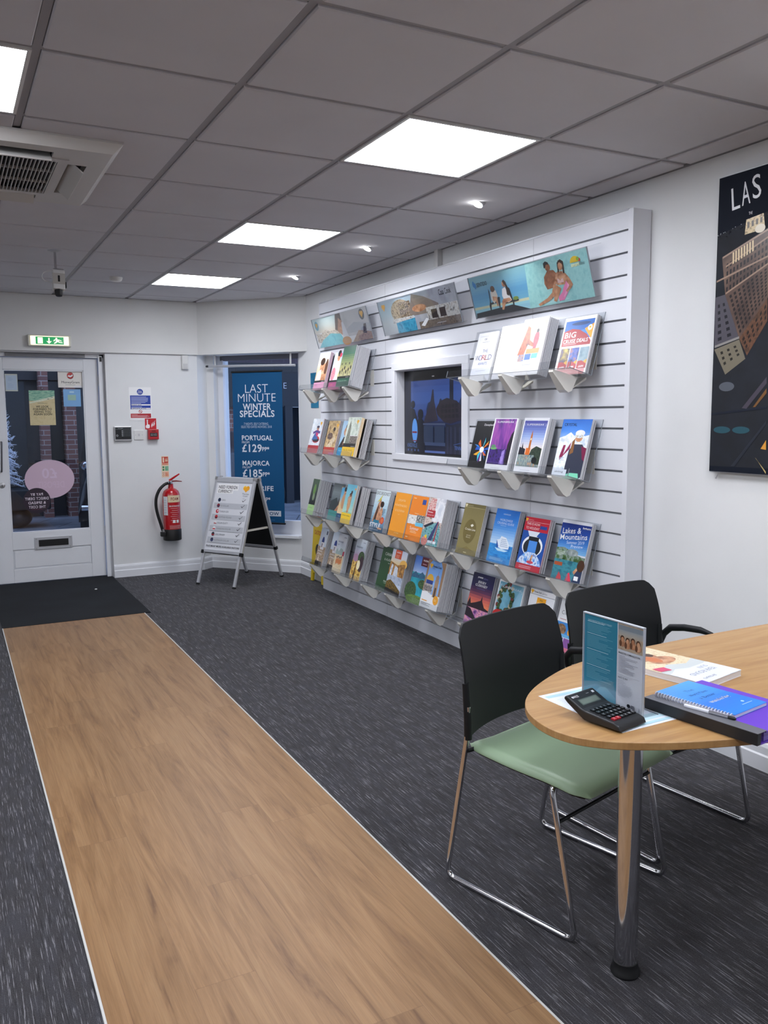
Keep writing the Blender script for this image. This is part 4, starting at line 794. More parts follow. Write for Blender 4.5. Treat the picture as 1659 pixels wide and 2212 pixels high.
def c_falls(g): g.grad(.55, 1, ['#f6e8c0', '#f2dcb0', '#dfe2ea', '#c6d2e6']); g.e(.86, .70, .24, .1, '#f8c060'); g.p([(0, .25), (0, .72), (.3, .68), (.5, .66), (1, .72), (1, .25)], mott('gorge', ['#6a4a2c', '#a8763c', '#d8a860'], 40)); g.p([(.05, .35), (.12, .66), (.24, .64), (.20, .35)], mott('water', ['#b8c4d6', '#f0f4f8', '#93a4be'], 70, (2, .5, 1))); g.p([(.30, .30), (.36, .64), (.56, .60), (.66, .30)], mott('water', [], 1)); g.r(0, .22, 1, .40, mott('mist', ['#8e9cb4', '#b9c4d6', '#76869e'], 24)); g.p([(0, 0), (0, .24), (.25, .30), (.6, .22), (1, .10), (1, 0)], mott('grass', ['#2c2410', '#6a5420', '#93762e'], 90)); g.p([(0, 0), (0, .10), (1, .04), (1, 0)], '#1f1a12'); g.r(.22, .80, .64, 1, '#dc5a32'); g.t('KUONI', .43, .945, .035, W_, .26, .03); g.lines(.28, .82, .56, .90, 3, '#f0b49c', 4)
def c_lagoon(g): g.grad(.6, 1, ['#b8c8e4', '#8aaae0', '#5a86d2', '#4a76c6']); g.r(0, .1, 1, .64, mott('lagoon', ['#1c7a94', '#2fa8b8', '#1f8aa4'], 10)); g.p([(0, .58), (.2, .66), (.4, .60), (.6, .68), (.8, .60), (1, .66), (1, .54), (0, .52)], mott('isles', ['#1f4a6a', '#3a6a8a', '#2a5a7c'], 50)); g.e(.75, .42, .28, .10, TREE); g.e(.1, .22, .35, .20, TREE); g.e(.5, .06, .6, .10, mott('meadow', ['#3a5a2c', '#7a9a4a', '#54743a'], 80)); g.r(.42, .80, .92, 1, '#551824'); g.t('KUONI', .67, .93, .035, W_, .3, .03); g.lines(.5, .84, .82, .88, 1, '#c49aa2', 4)
def c_dome(g): g.r(0, .3, 1, 1, '#9a7a5c'); g.p([(.10, .3), (.10, .9), (.22, 1), (.72, 1), (.86, .88), (.90, .3)], '#8db4e6'); g.p([(.10, .55), (.10, .9), (.22, 1), (.72, 1), (.86, .88), (.88, .55)], '#79a6e2'); P = [(.30+.20*math.cos(math.pi*k/14), .58+.13*math.sin(math.pi*k/14)) for k in range(15)]; g.p(P, '#d8a83c'); g.r(.12, .50, .49, .58, '#2b3f86'); g.r(.04, .32, .52, .50, mott('mosque', ['#4a4a58', '#b0a8a0', '#d8d0c6'], 110)); g.qgrid([(.06, .33), (.5, .33), (.5, .48), (.06, .48)], 6, 1, .5, .7, '#33333c'); g.r(.60, .26, .80, .62, '#a88a6e'); g.e(.70, .66, .09, .06, '#9a8474'); g.r(.695, .7, .705, .80, '#6a5a50'); g.r(.66, .26, .74, .46, '#4a3a30'); g.p([(0, 0), (0, .32), (.3, .34), (.55, .28), (.72, .12), (1, .10), (1, 0)], '#eef0f2'); g.qgrid([(.30, .27), (.5, .27), (.5, .33), (.30, .33)], 4, 1, .4, .9, '#e8eaee'); heart(g, .22, .895, 1.3); g.t('Thomas Cook', .30, .885, .05, '#2a3350', .5, .01, 'l'); g.t('Tours', .30, .84, .03, '#4a5370', .16, 0, 'l'); g.lines(.08, .135, .60, .16, 1, '#e8a03c', 2, .8); g.lines(.08, .05, .62, .115, 3, '#7a7e88', 5); g.e(.84, .21, .14, .095, '#f0a62c'); g.lines(.76, .19, .92, .24, 2, '#f8dca0', 3)
def c_jersey(g): g.grad(.24, 1, ['#e8764a', '#e8825a', '#d2645a', '#6a3a5a', '#2a2450', '#1c1c46', '#191a42']); g.p([(0, .36), (.08, .50), (.16, .38), (.35, .42), (.58, .48), (.62, .58), (.66, .47), (.80, .36), (1, .33), (1, .24), (0, .24)], '#2c1c26'); g.r(0, 0, 1, .30, mott('purple_sea', ['#4a2a6a', '#a86aa8', '#e8a0a8', '#6a3a86'], 26, (1, 2, 1))); g.p([(0, .12), (0, .30), (.2, .28), (.5, .12), (.4, .08)], '#241826'); g.e(.85, .06, .07, .04, '#c8b87a'); g.t('premier', .36, .925, .036, W_, .24, .02); g.t('edition', .60, .917, .03, '#7a7ab0', .2); g.t('JERSEY', .47, .83, .05, W_, .38, .0); g.t('GUERNSEY', .47, .765, .05, W_, .56, .0); g.lines(.28, .69, .72, .715, 2, '#5a5a8a', 3)
def c_wreath(g):
    g.r(.035, .025, .965, .965, mott('blue_door', ['#5a9ab4', '#7fbcd2', '#6aaac4'], 8)); g.p([(.3, .1), (.6, .5), (.9, .96), (.965, .96), (.965, .1)], '#94c6dc'); rg = random.Random(3)
    for k in range(46):
        a = 2*math.pi*k/46; rr = .26+rg.uniform(-.07, .07); g.e(.38+rr*math.cos(a), .64+rr*.95*math.sin(a), .06, .045, (TREE, '#2c3a24', '#7a3a34', '#c9bca0')[k % 4 if k % 3 else 0], 7)
    g.e(.22, .34, .22, .10, '#c02a2c'); g.e(.42, .36, .14, .08, '#d03a34'); g.t('(', .12, .91, .05, W_, .03); g.t('SUPERBREAK', .54, .88, .042, '#e4f0f6', .78, .0); g.t(')', .95, .86, .05, W_, .03)
def c_brit(g): g.r(0, .92, 1, 1, '#e8e8ea'); g.r(0, .905, 1, .915, '#9a9ca2'); heart(g, .08, .965, .9); g.t('Thomas Cook', .15, .958, .03, '#2a2c34', .3, .02, 'l'); g.t('partner', .48, .955, .028, '#7a7c84', .2, 0, 'l'); g.r(.33, .72, .68, .87, '#f0a824'); g.t('New', .5, .83, .035, '#7a5a14', .12, .02); g.t('FOR 2019', .5, .77, .032, '#fff4d0', .26, .01); g.t('Britain & Ireland', .5, .62, .06, '#b4b6bc', .68, -.01); g.lines(.1, .52, .6, .55, 1, '#b9bbc2', 2); g.r(0, .0, 1, .46, SEA); g.e(.5, .2, .5, .18, TREE)
def c_city(g): g.t('City', .28, .76, .07, '#3c3e46', .3, -.01); g.lines(.1, .64, .6, .67, 1, '#c08a8a', 2); g.r(0, .36, 1, .60, '#3f8ad2'); g.e(.25, .48, .22, .09, ROCK); g.e(.75, .46, .2, .08, mott('gold_town', ['#b06a1c', '#e8a840', '#8a4a18'], 60)); g.r(0, .36, 1, .41, '#6ab0e0'); g.r(0, .20, .42, .35, '#4a4aa0'); g.r(.45, .12, 1, .35, '#8a5aa0'); g.r(.45, .12, 1, .2, '#d87a90'); g.e(.3, .12, .3, .06, TREE); g.r(0, 0, 1, .08, '#eceef0')
def c_world(g): g.r(0, 0, 1, .24, '#e6eaf4'); g.lines(.12, .92, .85, .94, 1, '#c4c8d2', 2); g.t('OB', .42, .865, .045, '#5a5e68', .12); g.lines(.28, .80, .78, .82, 1, '#a9adb8', 4); g.t('THE', .52, .62, .065, '#3a4a8c', .26); cs = ('#2a3560', '#4a6ab0', '#c03a34', '#8a2c3c', '#2a3a80'); [g.t(c, .19+.16*k, .485, .115, cs[k], .17 if k else .22, -.01) for k, c in enumerate('WORLD')]; g.t('AWAITS', .52, .36, .06, '#3a5aa0', .46); g.lines(.25, .21, .78, .225, 1, '#a9b0c0', 5)
def c_white3(g): g.lines(.14, .93, .7, .945, 1, '#b4b6c0', 3); g.t('CUNARD', .55, .62, .035, '#c87a70', .34); g.r(0, 0, 1, .20, '#eef0f6')
def c_cun(g): g.p([(.0, .36), (.10, .97), (.98, .97), (.86, .36)], mott('dusk_sky', ['#b8a294', '#d8c8b8', '#a08a80'], 6)); g.e(.28, .82, .22, .18, '#f8d89a'); g.e(.20, .9, .14, .1, '#fff2c8'); g.p([(.0, .36), (.16, .72), (.22, .88), (.34, .84), (.40, .62), (.62, .54), (.58, .49), (.36, .54), (.26, .36)], mott('silhouette', ['#8a3a22', '#b8603a', '#5a2a22'], 20)); g.e(.66, .62, .10, .14, '#c42a3c'); g.e(.66, .77, .05, .035, '#2a2428'); g.p([(.58, .44), (.62, .62), (.76, .60), (.70, .44)], '#d03a48'); g.r(.35, .38, .86, .46, '#c08a4a'); g.p([(.40, .97), (.40, .86), (.57, .80), (.74, .86), (.74, .97)], W_); [g.r(.06+.27*k, .25+.02*k, .30+.27*k, .37, (mott('port', ['#3a6ab4', '#b08a6a', '#5a8ad2'], 60), '#3a6ac0', '#5ab0dc')[k]) for k in range(3)]; g.lines(.3, .18, .7, .2, 1, '#b9bcc6', 3)
def c_big(g): g.r(.05, .62, .96, .94, '#2f6ab8'); g.p([(.05, .74), (.2, .78), (.4, .74), (.96, .80), (.96, .62), (.05, .62)], '#4a8ad8'); g.e(.55, .88, .3, .03, '#22487c'); P = [(.05, .50)]+[(.05+.91*k/16, .50+.28*math.sin(math.pi*(.35+.5*k/16))) for k in range(17)]+[(.96, .50)]; g.p([(.05, .50), (.05, .76), (.30, .80), (.55, .77), (.80, .68), (.96, .56), (.96, .50)], '#a6282e'); g.p([(.70, .78), (.96, .86), (.96, .60), (.86, .66)], '#eda62e'); g.e(.86, .79, .07, .05, W_); heart(g, .86, .80, .5); g.t('BIG', .28, .695, .10, W_, .36, .045); g.t('CRUISE DEALS', .48, .585, .066, W_, .78, .04); g.lines(.11, .52, .66, .55, 2, '#e0b4b4', 4); cc_ = (mott('pyr', ['#4a3a86', '#6a5a30', '#c8b050'], 26), mott('night_lane', ['#1c2a6a', '#3a5ab0', '#a06a5a'], 36), mott('storm', ['#5a7a8a', '#8aa4b0', '#6a8a98'], 16)); [g.r(.08+.31*k, .17, .36+.31*k, .46, cc_[k]) for k in range(3)]; [g.p([(.08+.31*k, .10), (.08+.31*k, .22), (.2+.31*k, .23), (.36+.31*k, .17), (.36+.31*k, .10)], '#a6282e') for k in range(3)]; [g.p([(.26+.31*k, .21), (.36+.31*k, .25), (.36+.31*k, .17)], '#eda62e') for k in range(3)]; [g.t(('£499', '£599', '£699')[k], .22+.31*k, .13, .035, W_, .16, .03) for k in range(3)]; g.r(.05, .0, .96, .09, '#d88a8c'); g.r(.18, .03, .6, .045, '#e8b4b4')
def c_dark(g): g.t('Disneyland', .60, .925, .045, '#e6e6ea', .42, .0); rg = random.Random(5); cols = ['#2a5ac0', '#d23a3a', '#e8b030', '#4ac4e0', '#8a3aa8', '#e8e8f0', '#e06a2a', '#3a86d8']; [g.p([(.52, .42), (.52+rg.uniform(.18, .40)*math.cos(a)-.03, .42+rg.uniform(.12, .36)*math.sin(a)), (.52+rg.uniform(.2, .42)*math.cos(a+.22), .42+rg.uniform(.14, .34)*math.sin(a+.22))], cols[k % 8]) for k, a in enumerate([q*.37 for q in range(17)])]; g.e(.52, .42, .10, .06, '#f2f2fa')
def c_purple(g): g.r(.05, .13, .95, .985, mott('aurora', ['#3a2a6e', '#7a3a9a', '#a050a8', '#4a3a86'], 8, (2, .6, 1))); g.r(.05, .13, .95, .42, mott('night_ground', ['#2a1c4a', '#4a2f86', '#1c1430'], 40)); g.p([(.80, .14), (.78, .5), (.86, .70), (.95, .78), (.95, .14)], '#221c28'); g.p([(.58, .14), (.62, .38), (.72, .42), (.76, .14)], mott('violet_falls', ['#5a3aa0', '#b09ae0', '#7a5ac0'], 60, (2, .5, 1))); g.e(.22, .43, .14, .025, '#6fae6a'); g.e(.2, .47, .10, .03, '#5a8a6a'); g.t('(', .08, .935, .05, W_, .025); g.t('SUPERBREAK', .50, .93, .036, W_, .72, .0); g.t(')', .92, .93, .05, W_, .025); g.lines(.28, .06, .7, .075, 1, '#b9bcc4', 3)
def c_ben(g): g.grad(.35, .95, ['#f0c8a0', '#d8d4dc', '#9ab0dc', '#6a7cc4', '#4a4aa0'], .05, .95); g.r(.05, .13, .95, .36, mott('thames', ['#3a5a6a', '#a8b4a8', '#6a8490', '#d0a070'], 40, (2, .7, 1))); g.p([(.05, .34), (.05, .48), (.14, .46), (.16, .56), (.20, .46), (.30, .44), (.30, .34)], '#22222e'); g.r(.33, .34, .50, .46, '#d8702c'); g.p([(.41, .44), (.415, .68), (.45, .78), (.485, .68), (.49, .44)], '#b8682c'); g.e(.45, .62, .022, .02, '#f6e8b0'); g.p([(.50, .34), (.55, .44), (.72, .50), (.95, .46), (.95, .18), (.78, .18), (.70, .34)], mott('bridge', ['#1a2420', '#3a4a3a', '#26302c'], 50)); g.e(.74, .25, .10, .06, '#12161a'); g.t('(', .09, .885, .04, W_, .025); g.t('SUPERBREAK', .50, .88, .034, W_, .70, .0); g.t(')', .91, .88, .04, W_, .025); g.lines(.28, .065, .72, .08, 1, '#b9bcc4', 3); g.lines(.1, .965, .5, .975, 1, '#c0c2ca', 2)
def c_crys(g): g.grad(.6, 1, ['#a8c8ea', '#4a8ae0', '#2f72d4']); g.p([(0, .68), (.2, .72), (.36, .78), (.5, .72), (.62, .76), (.85, .72), (1, .74), (1, 0), (0, 0)], SNOW); g.p([(.42, .0), (.40, .20), (.42, .48), (.56, .58), (.84, .58), (1, .46), (1, .04), (.9, .0)], '#33384a'); g.p([(.44, .50), (.26, .38), (.16, .30), (.13, .36), (.20, .56), (.28, .56), (.25, .40), (.45, .62)], '#8a1f4c'); g.p([(.82, .55), (1, .52), (1, .30), (.92, .34)], '#7a1c44'); g.p([(.46, .40), (.48, .62), (.56, .68), (.58, .44)], '#8a5c34'); g.e(.68, .685, .12, .065, SKIN); g.e(.69, .765, .16, .055, '#e6e8ee'); g.e(.68, .715, .14, .032, mott('goggles', ['#7a8a9a', '#e8eef4', '#b0a890'], 60)); g.p([(.42, .0), (.46, .07), (.62, .10), (.9, .10), (.95, 0)], '#7fd6b4'); g.t('CRYSTAL', .08, .91, .052, '#22304a', .44, .01, 'l'); g.lines(.06, .63, .42, .68, 2, '#c9d2de', 4); g.lines(.16, .30, .34, .36, 3, '#b4c0ce', 5); g.r(0, .02, .50, .15, '#dfe6ee'); g.t('skiing', .24, .11, .03, '#5a6474', .3, .01)
def c_gold(g): g.r(0, .93, 1, 1, '#7a7048'); g.r(0, .925, 1, .93, '#d2c898'); heart(g, .07, .966, .8, '#f2e8c0'); g.lines(.14, .955, .6, .968, 1, '#d8ceA0', 2); g.e(.48, .46, .30, .24, '#75693c'); g.p([(.47, .58), (.56, .61), (.63, .58), (.54, .545)], '#e6e2d2'); g.t('Cruise Line', .5, .50, .045, '#e9e4d0', .5, .01); g.t('2019-2020', .48, .375, .025, '#dcd4b4', .2); g.t('Bahamas', .48, .34, .025, '#dcd4b4', .2); g.p([(.0, .03), (.5, .16), (1, .06), (1, 0), (0, 0)], '#7d7143'); g.r(.4, .03, .55, .045, '#d8ceA0')
def c_cruise(g): g.grad(.33, 1, ['#c4dcf0', '#8ab8e8', '#4a92e0', '#2f7ed8', '#2a74d0']); g.r(0, 0, 1, .34, mott('ocean', ['#1a6ab8', '#3a94d8', '#2a80c8'], 14, (1, 3, 1))); g.p([(.30, .30), (.28, .42), (.40, .44), (.44, .50), (.66, .48), (.84, .36), (.84, .28), (.55, .26)], '#dfe8f2'); g.p([(.28, .42), (.40, .30), (.36, .26), (.30, .30)], '#2a5aa8'); g.qgrid([(.45, .30), (.82, .30), (.66, .46), (.46, .46)], 6, 5, .6, .45, '#7a94b8'); g.p([(.26, .27), (.84, .25), (.7, .22), (.4, .22)], '#bfe0f2'); g.t('NORWEGIAN', .48, .91, .025, '#d6e6f6', .3); g.t('WORLDWIDE', .5, .80, .045, '#eaf2fb', .54, -.01); g.t('CRUISING GUIDE', .5, .74, .045, '#eaf2fb', .72, -.01); g.lines(.3, .69, .72, .705, 1, '#b8d4f0', 2); g.lines(.12, .04, .8, .09, 3, '#a9d0f0', 3)
def c_red(g): g.r(0, .74, 1, 1, '#c3263a'); heart(g, .06, .955, .8); g.lines(.12, .945, .5, .96, 1, '#e8b4bc', 2); g.r(0, .915, 1, .92, '#e8c4c8'); g.t('THIS IS HOW', .36, .875, .05, W_, .55, -.005); g.t('TO HOLIDAY', .36, .795, .05, W_, .55, -.005); g.r(.66, .80, .94, .86, '#2a4a9c'); g.r(.0, .10, 1, .74, '#1f4fa0'); g.p([(.20, .74), (.3, .64), (.44, .60), (.58, .64), (.70, .74)], '#dfe6ee'); g.e(.5, .46, .42, .20, '#e8ecf0'); g.e(.5, .44, .36, .17, '#22262c'); g.r(.34, .34, .68, .62, '#4a8ad8'); g.r(.30, .56, .72, .64, '#1a1c22'); g.p([(.0, .10), (.1, .22), (.3, .34), (.7, .34), (.92, .22), (1, .10)], mott('flume', ['#2a62b8', '#dfeaf4', '#5a9ae0', '#3a78cc'], 30)); g.p([(.52, .20), (.56, .30), (.62, .30), (.60, .18)], SKIN); g.e(.55, .16, .14, .03, '#c94a5a'); g.r(0, 0, 1, .11, '#c3263a'); g.lines(.14, .03, .8, .09, 2, '#e8b4bc', 4)
def c_lakes(g): g.grad(.45, .95, ['#7ab4e0', '#3a7ac8', '#22489c', '#1a2f7c']); g.r(0, .95, 1, 1, '#d6d8de'); g.p([(0, .40), (0, .52), (.25, .54), (.45, .50), (.62, .46), (.9, .42), (1, .42), (1, .30), (0, .3)], mott('alps', ['#24421f', '#4a6a3c', '#8a9a92', '#33552c'], 36)); g.e(.55, .47, .2, .06, mott('crag', ['#6a7a78', '#a8b0b0'], 50)); g.r(0, 0, 1, .33, mott('lake', ['#1f5a6c', '#3f8a98', '#2a6a7c'], 20, (1, 2, 1))); g.r(.02, .22, .30, .28, '#a8502c'); g.p([(.18, .0), (.24, .12), (.34, .05), (.36, 0)], '#c8424a'); g.p([(.50, .0), (.54, .12), (.60, .14), (.70, .0)], '#d23c54'); g.p([(.72, .0), (.78, .14), (.86, .28), (1, .30), (1, 0)], '#2e3c5c'); g.e(.92, .28, .12, .10, '#4a3020'); g.p([(.70, .16), (.80, .24), (.84, .20), (.76, .12)], SKIN); g.t('Lakes &', .38, .835, .10, W_, .62, .005, rot=.10); g.t('Mountains', .48, .735, .095, W_, .90, .005, rot=.10); g.t('Summer 2019', .58, .645, .055, '#e4eefa', .58, -.005, rot=.08); g.t('Preview', .66, .585, .055, '#e4eefa', .4, -.005, rot=.08); g.t('Inghams', .86, .905, .035, W_, .26, .02); g.lines(.05, .40, .34, .48, 4, '#c9d8c8', 6); g.r(.78, .03, .92, .10, '#eef0f2')

BR = [  # name, row, y of right edge, width, height, front distance, back distance, base colour, drawing, looks, pages
 ('teal gradient', 'a', 6.04, .21, .285, .055, .045, '#8fd0e4', c_teal, 'teal blue brochure peeking out behind the pink wedding brochure', 0),
 ('pink wedding', 'a', 5.999, .20, .297, .085, .058, '#e39cc0', c_couple, 'brochure with an embracing couple over a pink band, top left shelf', 0),
 ('magenta', 'a', 5.749, .205, .29, .065, 0, '#b3347f', c_mag, 'brochure with a magenta band beside the green savanna one', 0),
 ('green savanna', 'a', 5.474, .21, .300, .120, 0, '#2f6650', c_green, 'green savanna brochure in front of the thickest stack, top left shelf', 2),
 ('snow tubing', 'b', 6.22, .21, .292, .050, 0, '#b5242c', c_redsnow, 'snow tubing brochure with a red band, leftmost on the second shelf', 1),
 ('desert riders', 'b', 5.944, .205, .28, .032, 0, '#c03a2c', c_tan, 'sandy hillside brochure with a red orange band, second shelf left', 1),
 ('blue city', 'b', 5.600, .21, .272, .064, .056, '#2f9fd0', c_blue, 'brochure with a woman over a sky blue band, tucked behind the yellow one', 0),
 ('yellow city', 'b', 5.448, .21, .290, .098, .065, '#eec22f', c_yellow, 'brochure with a church and crowd over a yellow band, second shelf', 0),
 ('dark green', 'c', 6.185, .125, .290, .112, 0, '#a6d08c', c_dkgreen, 'narrow dark green brochure with a lime band, far left third shelf', 2),
 ('grey coast', 'c', 5.830, .205, .288, .050, 0, '#3c8c88', c_teal2, 'grey seascape brochure with a teal band, third shelf left', 2),
 ('navy family', 'c', 5.600, .20, .262, .086, .078, '#1c4a72', c_navy, 'beach family brochure with a navy band, behind the yellow summer one', 0),
 ('yellow summer', 'c', 5.487, .16, .290, .118, .087, '#f0cb2a', c_yellow2, 'turquoise beach brochure with a bright yellow band, third shelf', 1),
 ('excursionist', 'c', 5.123, .21, .291, .035, 0, '#33506a', c_exc, 'magazine titled Excursionist with a couple and the word STYLE', 2),
 ('plain orange', 'c', 4.829, .21, .295, .036, 0, '#f3a02a', c_or1, 'plain amber orange brochure about Croatia and Montenegro', 2),
 ('orange summer', 'c', 4.607, .205, .293, .036, 0, '#ef8a2a', c_or2, 'orange brochure with photo strip and the word Summer', 2),
 ('venice', 'c', 4.312, .20, .293, .088, 0, '#6a5a52', c_venice, 'brochure with a Venice canal and a red label, right end below the screen', 2),
 ('santorini left', 'd', 6.134, .145, .297, .060, 0, '#8e6b50', c_sant, 'leftmost blue domed island brochure, bottom shelf near the yellow sign', 2),
 ('santorini right', 'd', 5.958, .145, .297, .030, 0, '#8e6b50', c_sant, 'blue domed island brochure beside the beach family one, bottom shelf', 2),
 ('white beach', 'd', 5.797, .157, .294, .050, 0, '#dfe8f2', c_white, 'pale beach brochure titled Year Round Sun, bottom shelf', 2),
 ('sunset', 'd', 5.42, .165, .294, .075, 0, '#cfdcea', c_sunset, 'brochure with a golden sunset through palms, bottom shelf', 1),
 ('canada', 'd', 5.024, .21, .292, .036, 0, '#2c5230', c_canada, 'dark green brochure titled Canada and Alaska, bottom shelf', 2),
 ('falls', 'd', 4.815, .205, .292, .075, 0, '#c6d2e6', c_falls, 'waterfall sunset brochure with an orange label, bottom shelf', 2),
 ('lagoon', 'd', 4.478, .205, .295, .090, 0, '#4a76c6', c_lagoon, 'turquoise lagoon brochure with a maroon label, bottom shelf', 2),
 ('golden dome', 'd', 4.268, .205, .294, .118, 0, '#eef0f2', c_dome, 'brochure with a golden dome and minaret, bottom shelf', 2),
 ('jersey', 'd', 3.868, .215, .291, .040, 0, '#1c1c46', c_jersey, 'sunset brochure titled Jersey Guernsey, bottom right shelf', 2),
 ('wreath', 'd', 3.594, .23, .292, .038, 0, '#eef0f2', c_wreath, 'brochure with a Christmas wreath on a blue door', 2),
 ('britain', 'd', 3.324, .205, .292, .050, 0, '#eceef2', c_brit, 'white brochure titled Britain and Ireland with an amber box', 2),
 ('city white', 'd', 3.068, .16, .294, .090, 0, '#eceef0', c_city, 'white brochure with harbour photos seen between the two black chairs', 0),
 ('world', 'a', 3.870, .19, .278, .024, 0, '#eef0f8', c_world, 'white brochure titled The World Awaits, upper right shelf', 2),
 ('plain white', 'a', 3.622, .205, .293, .034, 0, '#fafafc', c_white3, 'nearly plain white cruise brochure left of the sunset dancer one', 2),
 ('dancer', 'a', 3.386, .20, .294, .068, 0, '#fafafc', c_cun, 'white cruise brochure with a figure in red at sunset', 2),
 ('big deals', 'a', 3.084, .225, .283, .026, 0, '#f4f4f6', c_big, 'brochure shouting Big Cruise Deals in red, upper right shelf', 1),
 ('black burst', 'b', 3.872, .21, .285, .022, 0, '#17181c', c_dark, 'black brochure with a multicoloured burst, right of the screen', 1),
 ('aurora', 'b', 3.653, .213, .293, .052, 0, '#f0f1f5', c_purple, 'brochure with purple northern lights, right second shelf', 2),
 ('clock tower', 'b', 3.393, .206, .295, .052, 0, '#f0f1f5', c_ben, 'brochure with a lit clock tower by a river', 2),
 ('ski', 'b', 3.100, .212, .293, .030, 0, '#dfe6ee', c_crys, 'ski brochure titled Crystal with a woman in a white helmet', 2),
 ('gold', 'c', 3.980, .212, .297, .030, 0, '#8a7f52', c_gold, 'matt gold cruise line brochure, leftmost right third shelf', 2),
 ('cruise ship', 'c', 3.643, .212, .294, .040, 0, '#2f7ed8', c_cruise, 'blue brochure with a white cruise ship', 1),
 ('red holiday', 'c', 3.384, .20, .276, .040, 0, '#c3263a', c_red, 'red brochure with a blue water slide titled This is how to holiday', 2),
 ('lakes', 'c', 3.084, .215, .292, .032, 0, '#d6d8de', c_lakes, 'blue brochure titled Lakes and Mountains, above the rear chair', 2)]
def bro_frame(y_left, z0, d): p = Vector((XP, y_left, z0))+BU*d; return frame(p, (0, -1, 0), PU)
TH = .0085
def bro_mesh(w, h, cover, pages):
    g = G(); g.box(0, w-.001, .0012, h-.001, -TH+.0012, -.0008, pages); g.box(0, w, 0, h, -.0014, 0, cover); g.box(0, w, 0, h, -TH+.0003, -TH+.0012, cover); return g
for nm, row, yr, wd, ht, d1, d0, base, draw, look, pk in BR:
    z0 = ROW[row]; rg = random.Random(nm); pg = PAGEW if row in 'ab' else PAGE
    r = thing('brochure', look, 'brochure', M=bro_frame(yr+wd, z0, d1), group='front brochures on the slatted wall')
    g = G().box(0, wd-.001, .001, ht-.001, -TH+.001, -.0006, pg); g.build('pages', r)
    g = G().sheet(wd, ht, base, .0006); draw(g); g.build('cover', r)
    g = G().box(0, wd, 0, ht, -TH+.0003, -TH+.001, base); g.build('back_cover', r)
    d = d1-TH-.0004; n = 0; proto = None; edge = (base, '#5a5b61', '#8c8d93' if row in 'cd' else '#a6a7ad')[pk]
    lab = 'further copy stacked behind the ' + look.split(',')[0].replace('brochure', 'one', 1)
    lab = ' '.join(lab.split()[:15])
    while d-TH >= d0-.0005:
        Mx = bro_frame(yr+wd+rg.uniform(-.0025, .0025), z0, d) @ T(0, 0, 0)
        if proto is None:
            proto = bro_mesh(wd, ht-.002, ink(edge) if edge.startswith('#') else edge, pg).build('brochure', None, None, 0, Mx); tag(proto, lab, 'brochure', nm + ' brochure copies')
        else:
            c = proto.copy(); COL.objects.link(c); c.matrix_world = Mx
        d -= TH+.0003; n += 1
# base of the two stacks that sit behind a different front brochure
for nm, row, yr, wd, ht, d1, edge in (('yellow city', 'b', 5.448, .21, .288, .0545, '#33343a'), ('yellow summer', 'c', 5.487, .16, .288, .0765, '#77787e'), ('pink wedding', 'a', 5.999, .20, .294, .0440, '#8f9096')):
    d = d1; proto = None; rg = random.Random(nm+'x')
    while d-TH >= -.0005:
        Mx = bro_frame(yr+wd+rg.uniform(-.002, .002), ROW[row], d)
        if proto is None:
            proto = bro_mesh(wd, ht, ink(edge), PAGEW).build('brochure', None, None, 0, Mx); tag(proto, 'page edges of the back half of the %s stack' % nm, 'brochure', nm + ' rear copies')
        else: c = proto.copy(); COL.objects.link(c); c.matrix_world = Mx
        d -= TH+.0003

# header posters in clear holders
def header(yl, yr, draw, label):
    g0 = None; top = Vector((XS-.102, yl, 2.190)); bot = Vector((XS-.040, yl, 1.974)); v = top-bot; h = v.length; w = yl-yr
    t = thing('header_poster', label, 'header poster', M=frame(bot, (0, -1, 0), v), group='wide header posters along the top of the slatted wall')
    g = G().sheet(w, h, W_, .0015); draw(g); g.build('print', t)
    g = G().box(-.002, w+.002, -.003, h+.003, .003, .005, ACRYL); g.box(-.002, w+.002, h, h+.003, -.088, .003, ACRYL); g.box(-.002, w+.002, -.004, -.002, -.03, .003, ACRYL)
    g.box(w+.0015, w+.0028, -.003, h+.003, -.003, .005, ACRYE); g.box(-.0028, -.0015, -.003, h+.003, -.003, .005, ACRYE); g.box(-.002, w+.002, h+.0025, h+.0035, .002, .005, ACRYE)
    g.build('acrylic_cover', t); return t
def h_left(g): g.grad(.5, 1, ['#e8dcc8', '#d8e2dc', '#c4dcdc'], 0, .48); g.p([(.02, .18), (.02, .5), (.12, .46), (.22, .58), (.30, .5), (.42, .5), (.48, .36), (.48, .1)], mott('resort', ['#4a3c30', '#c8b49a', '#efe8da', '#8a7258'], 60)); g.p([(.02, 0), (.12, .24), (.30, .42), (.48, .34), (.54, 0)], SEA); g.p([(.40, .5), (.46, 1), (.55, 1), (.57, .6), (.52, .4)], '#5a4232'); g.p([(.44, .45), (.5, .86), (.57, .7), (.58, .3), (.5, .3)], SKIN); g.r(.55, .2, 1, 1, mott('pale_mist', ['#b4b6ba', '#d4d2d2', '#c2c2c6'], 4)); g.p([(.56, .4), (.75, .62), (1, .5), (1, .3), (.56, .3)], '#b9bcc2'); g.p([(.5, .1), (.54, .7), (.57, .7), (.62, .1)], '#dfe0e4'); g.e(.56, .08, .08, .14, '#c9965a'); g.p([(.66, .0), (.8, .34), (1, .22), (1, 0)], mott('terrace', ['#8a6a52', '#c0a088', '#a8886e'], 40)); g.p([(.86, .22), (.9, .5), (.94, .5), (.92, .2)], '#3c2c24'); g.e(.905, .80, .042, .17, '#3a3c40'); heart(g, .905, .84, .42); g.e(.07, .76, .038, .16, '#6ab0c8'); heart(g, .07, .80, .35)
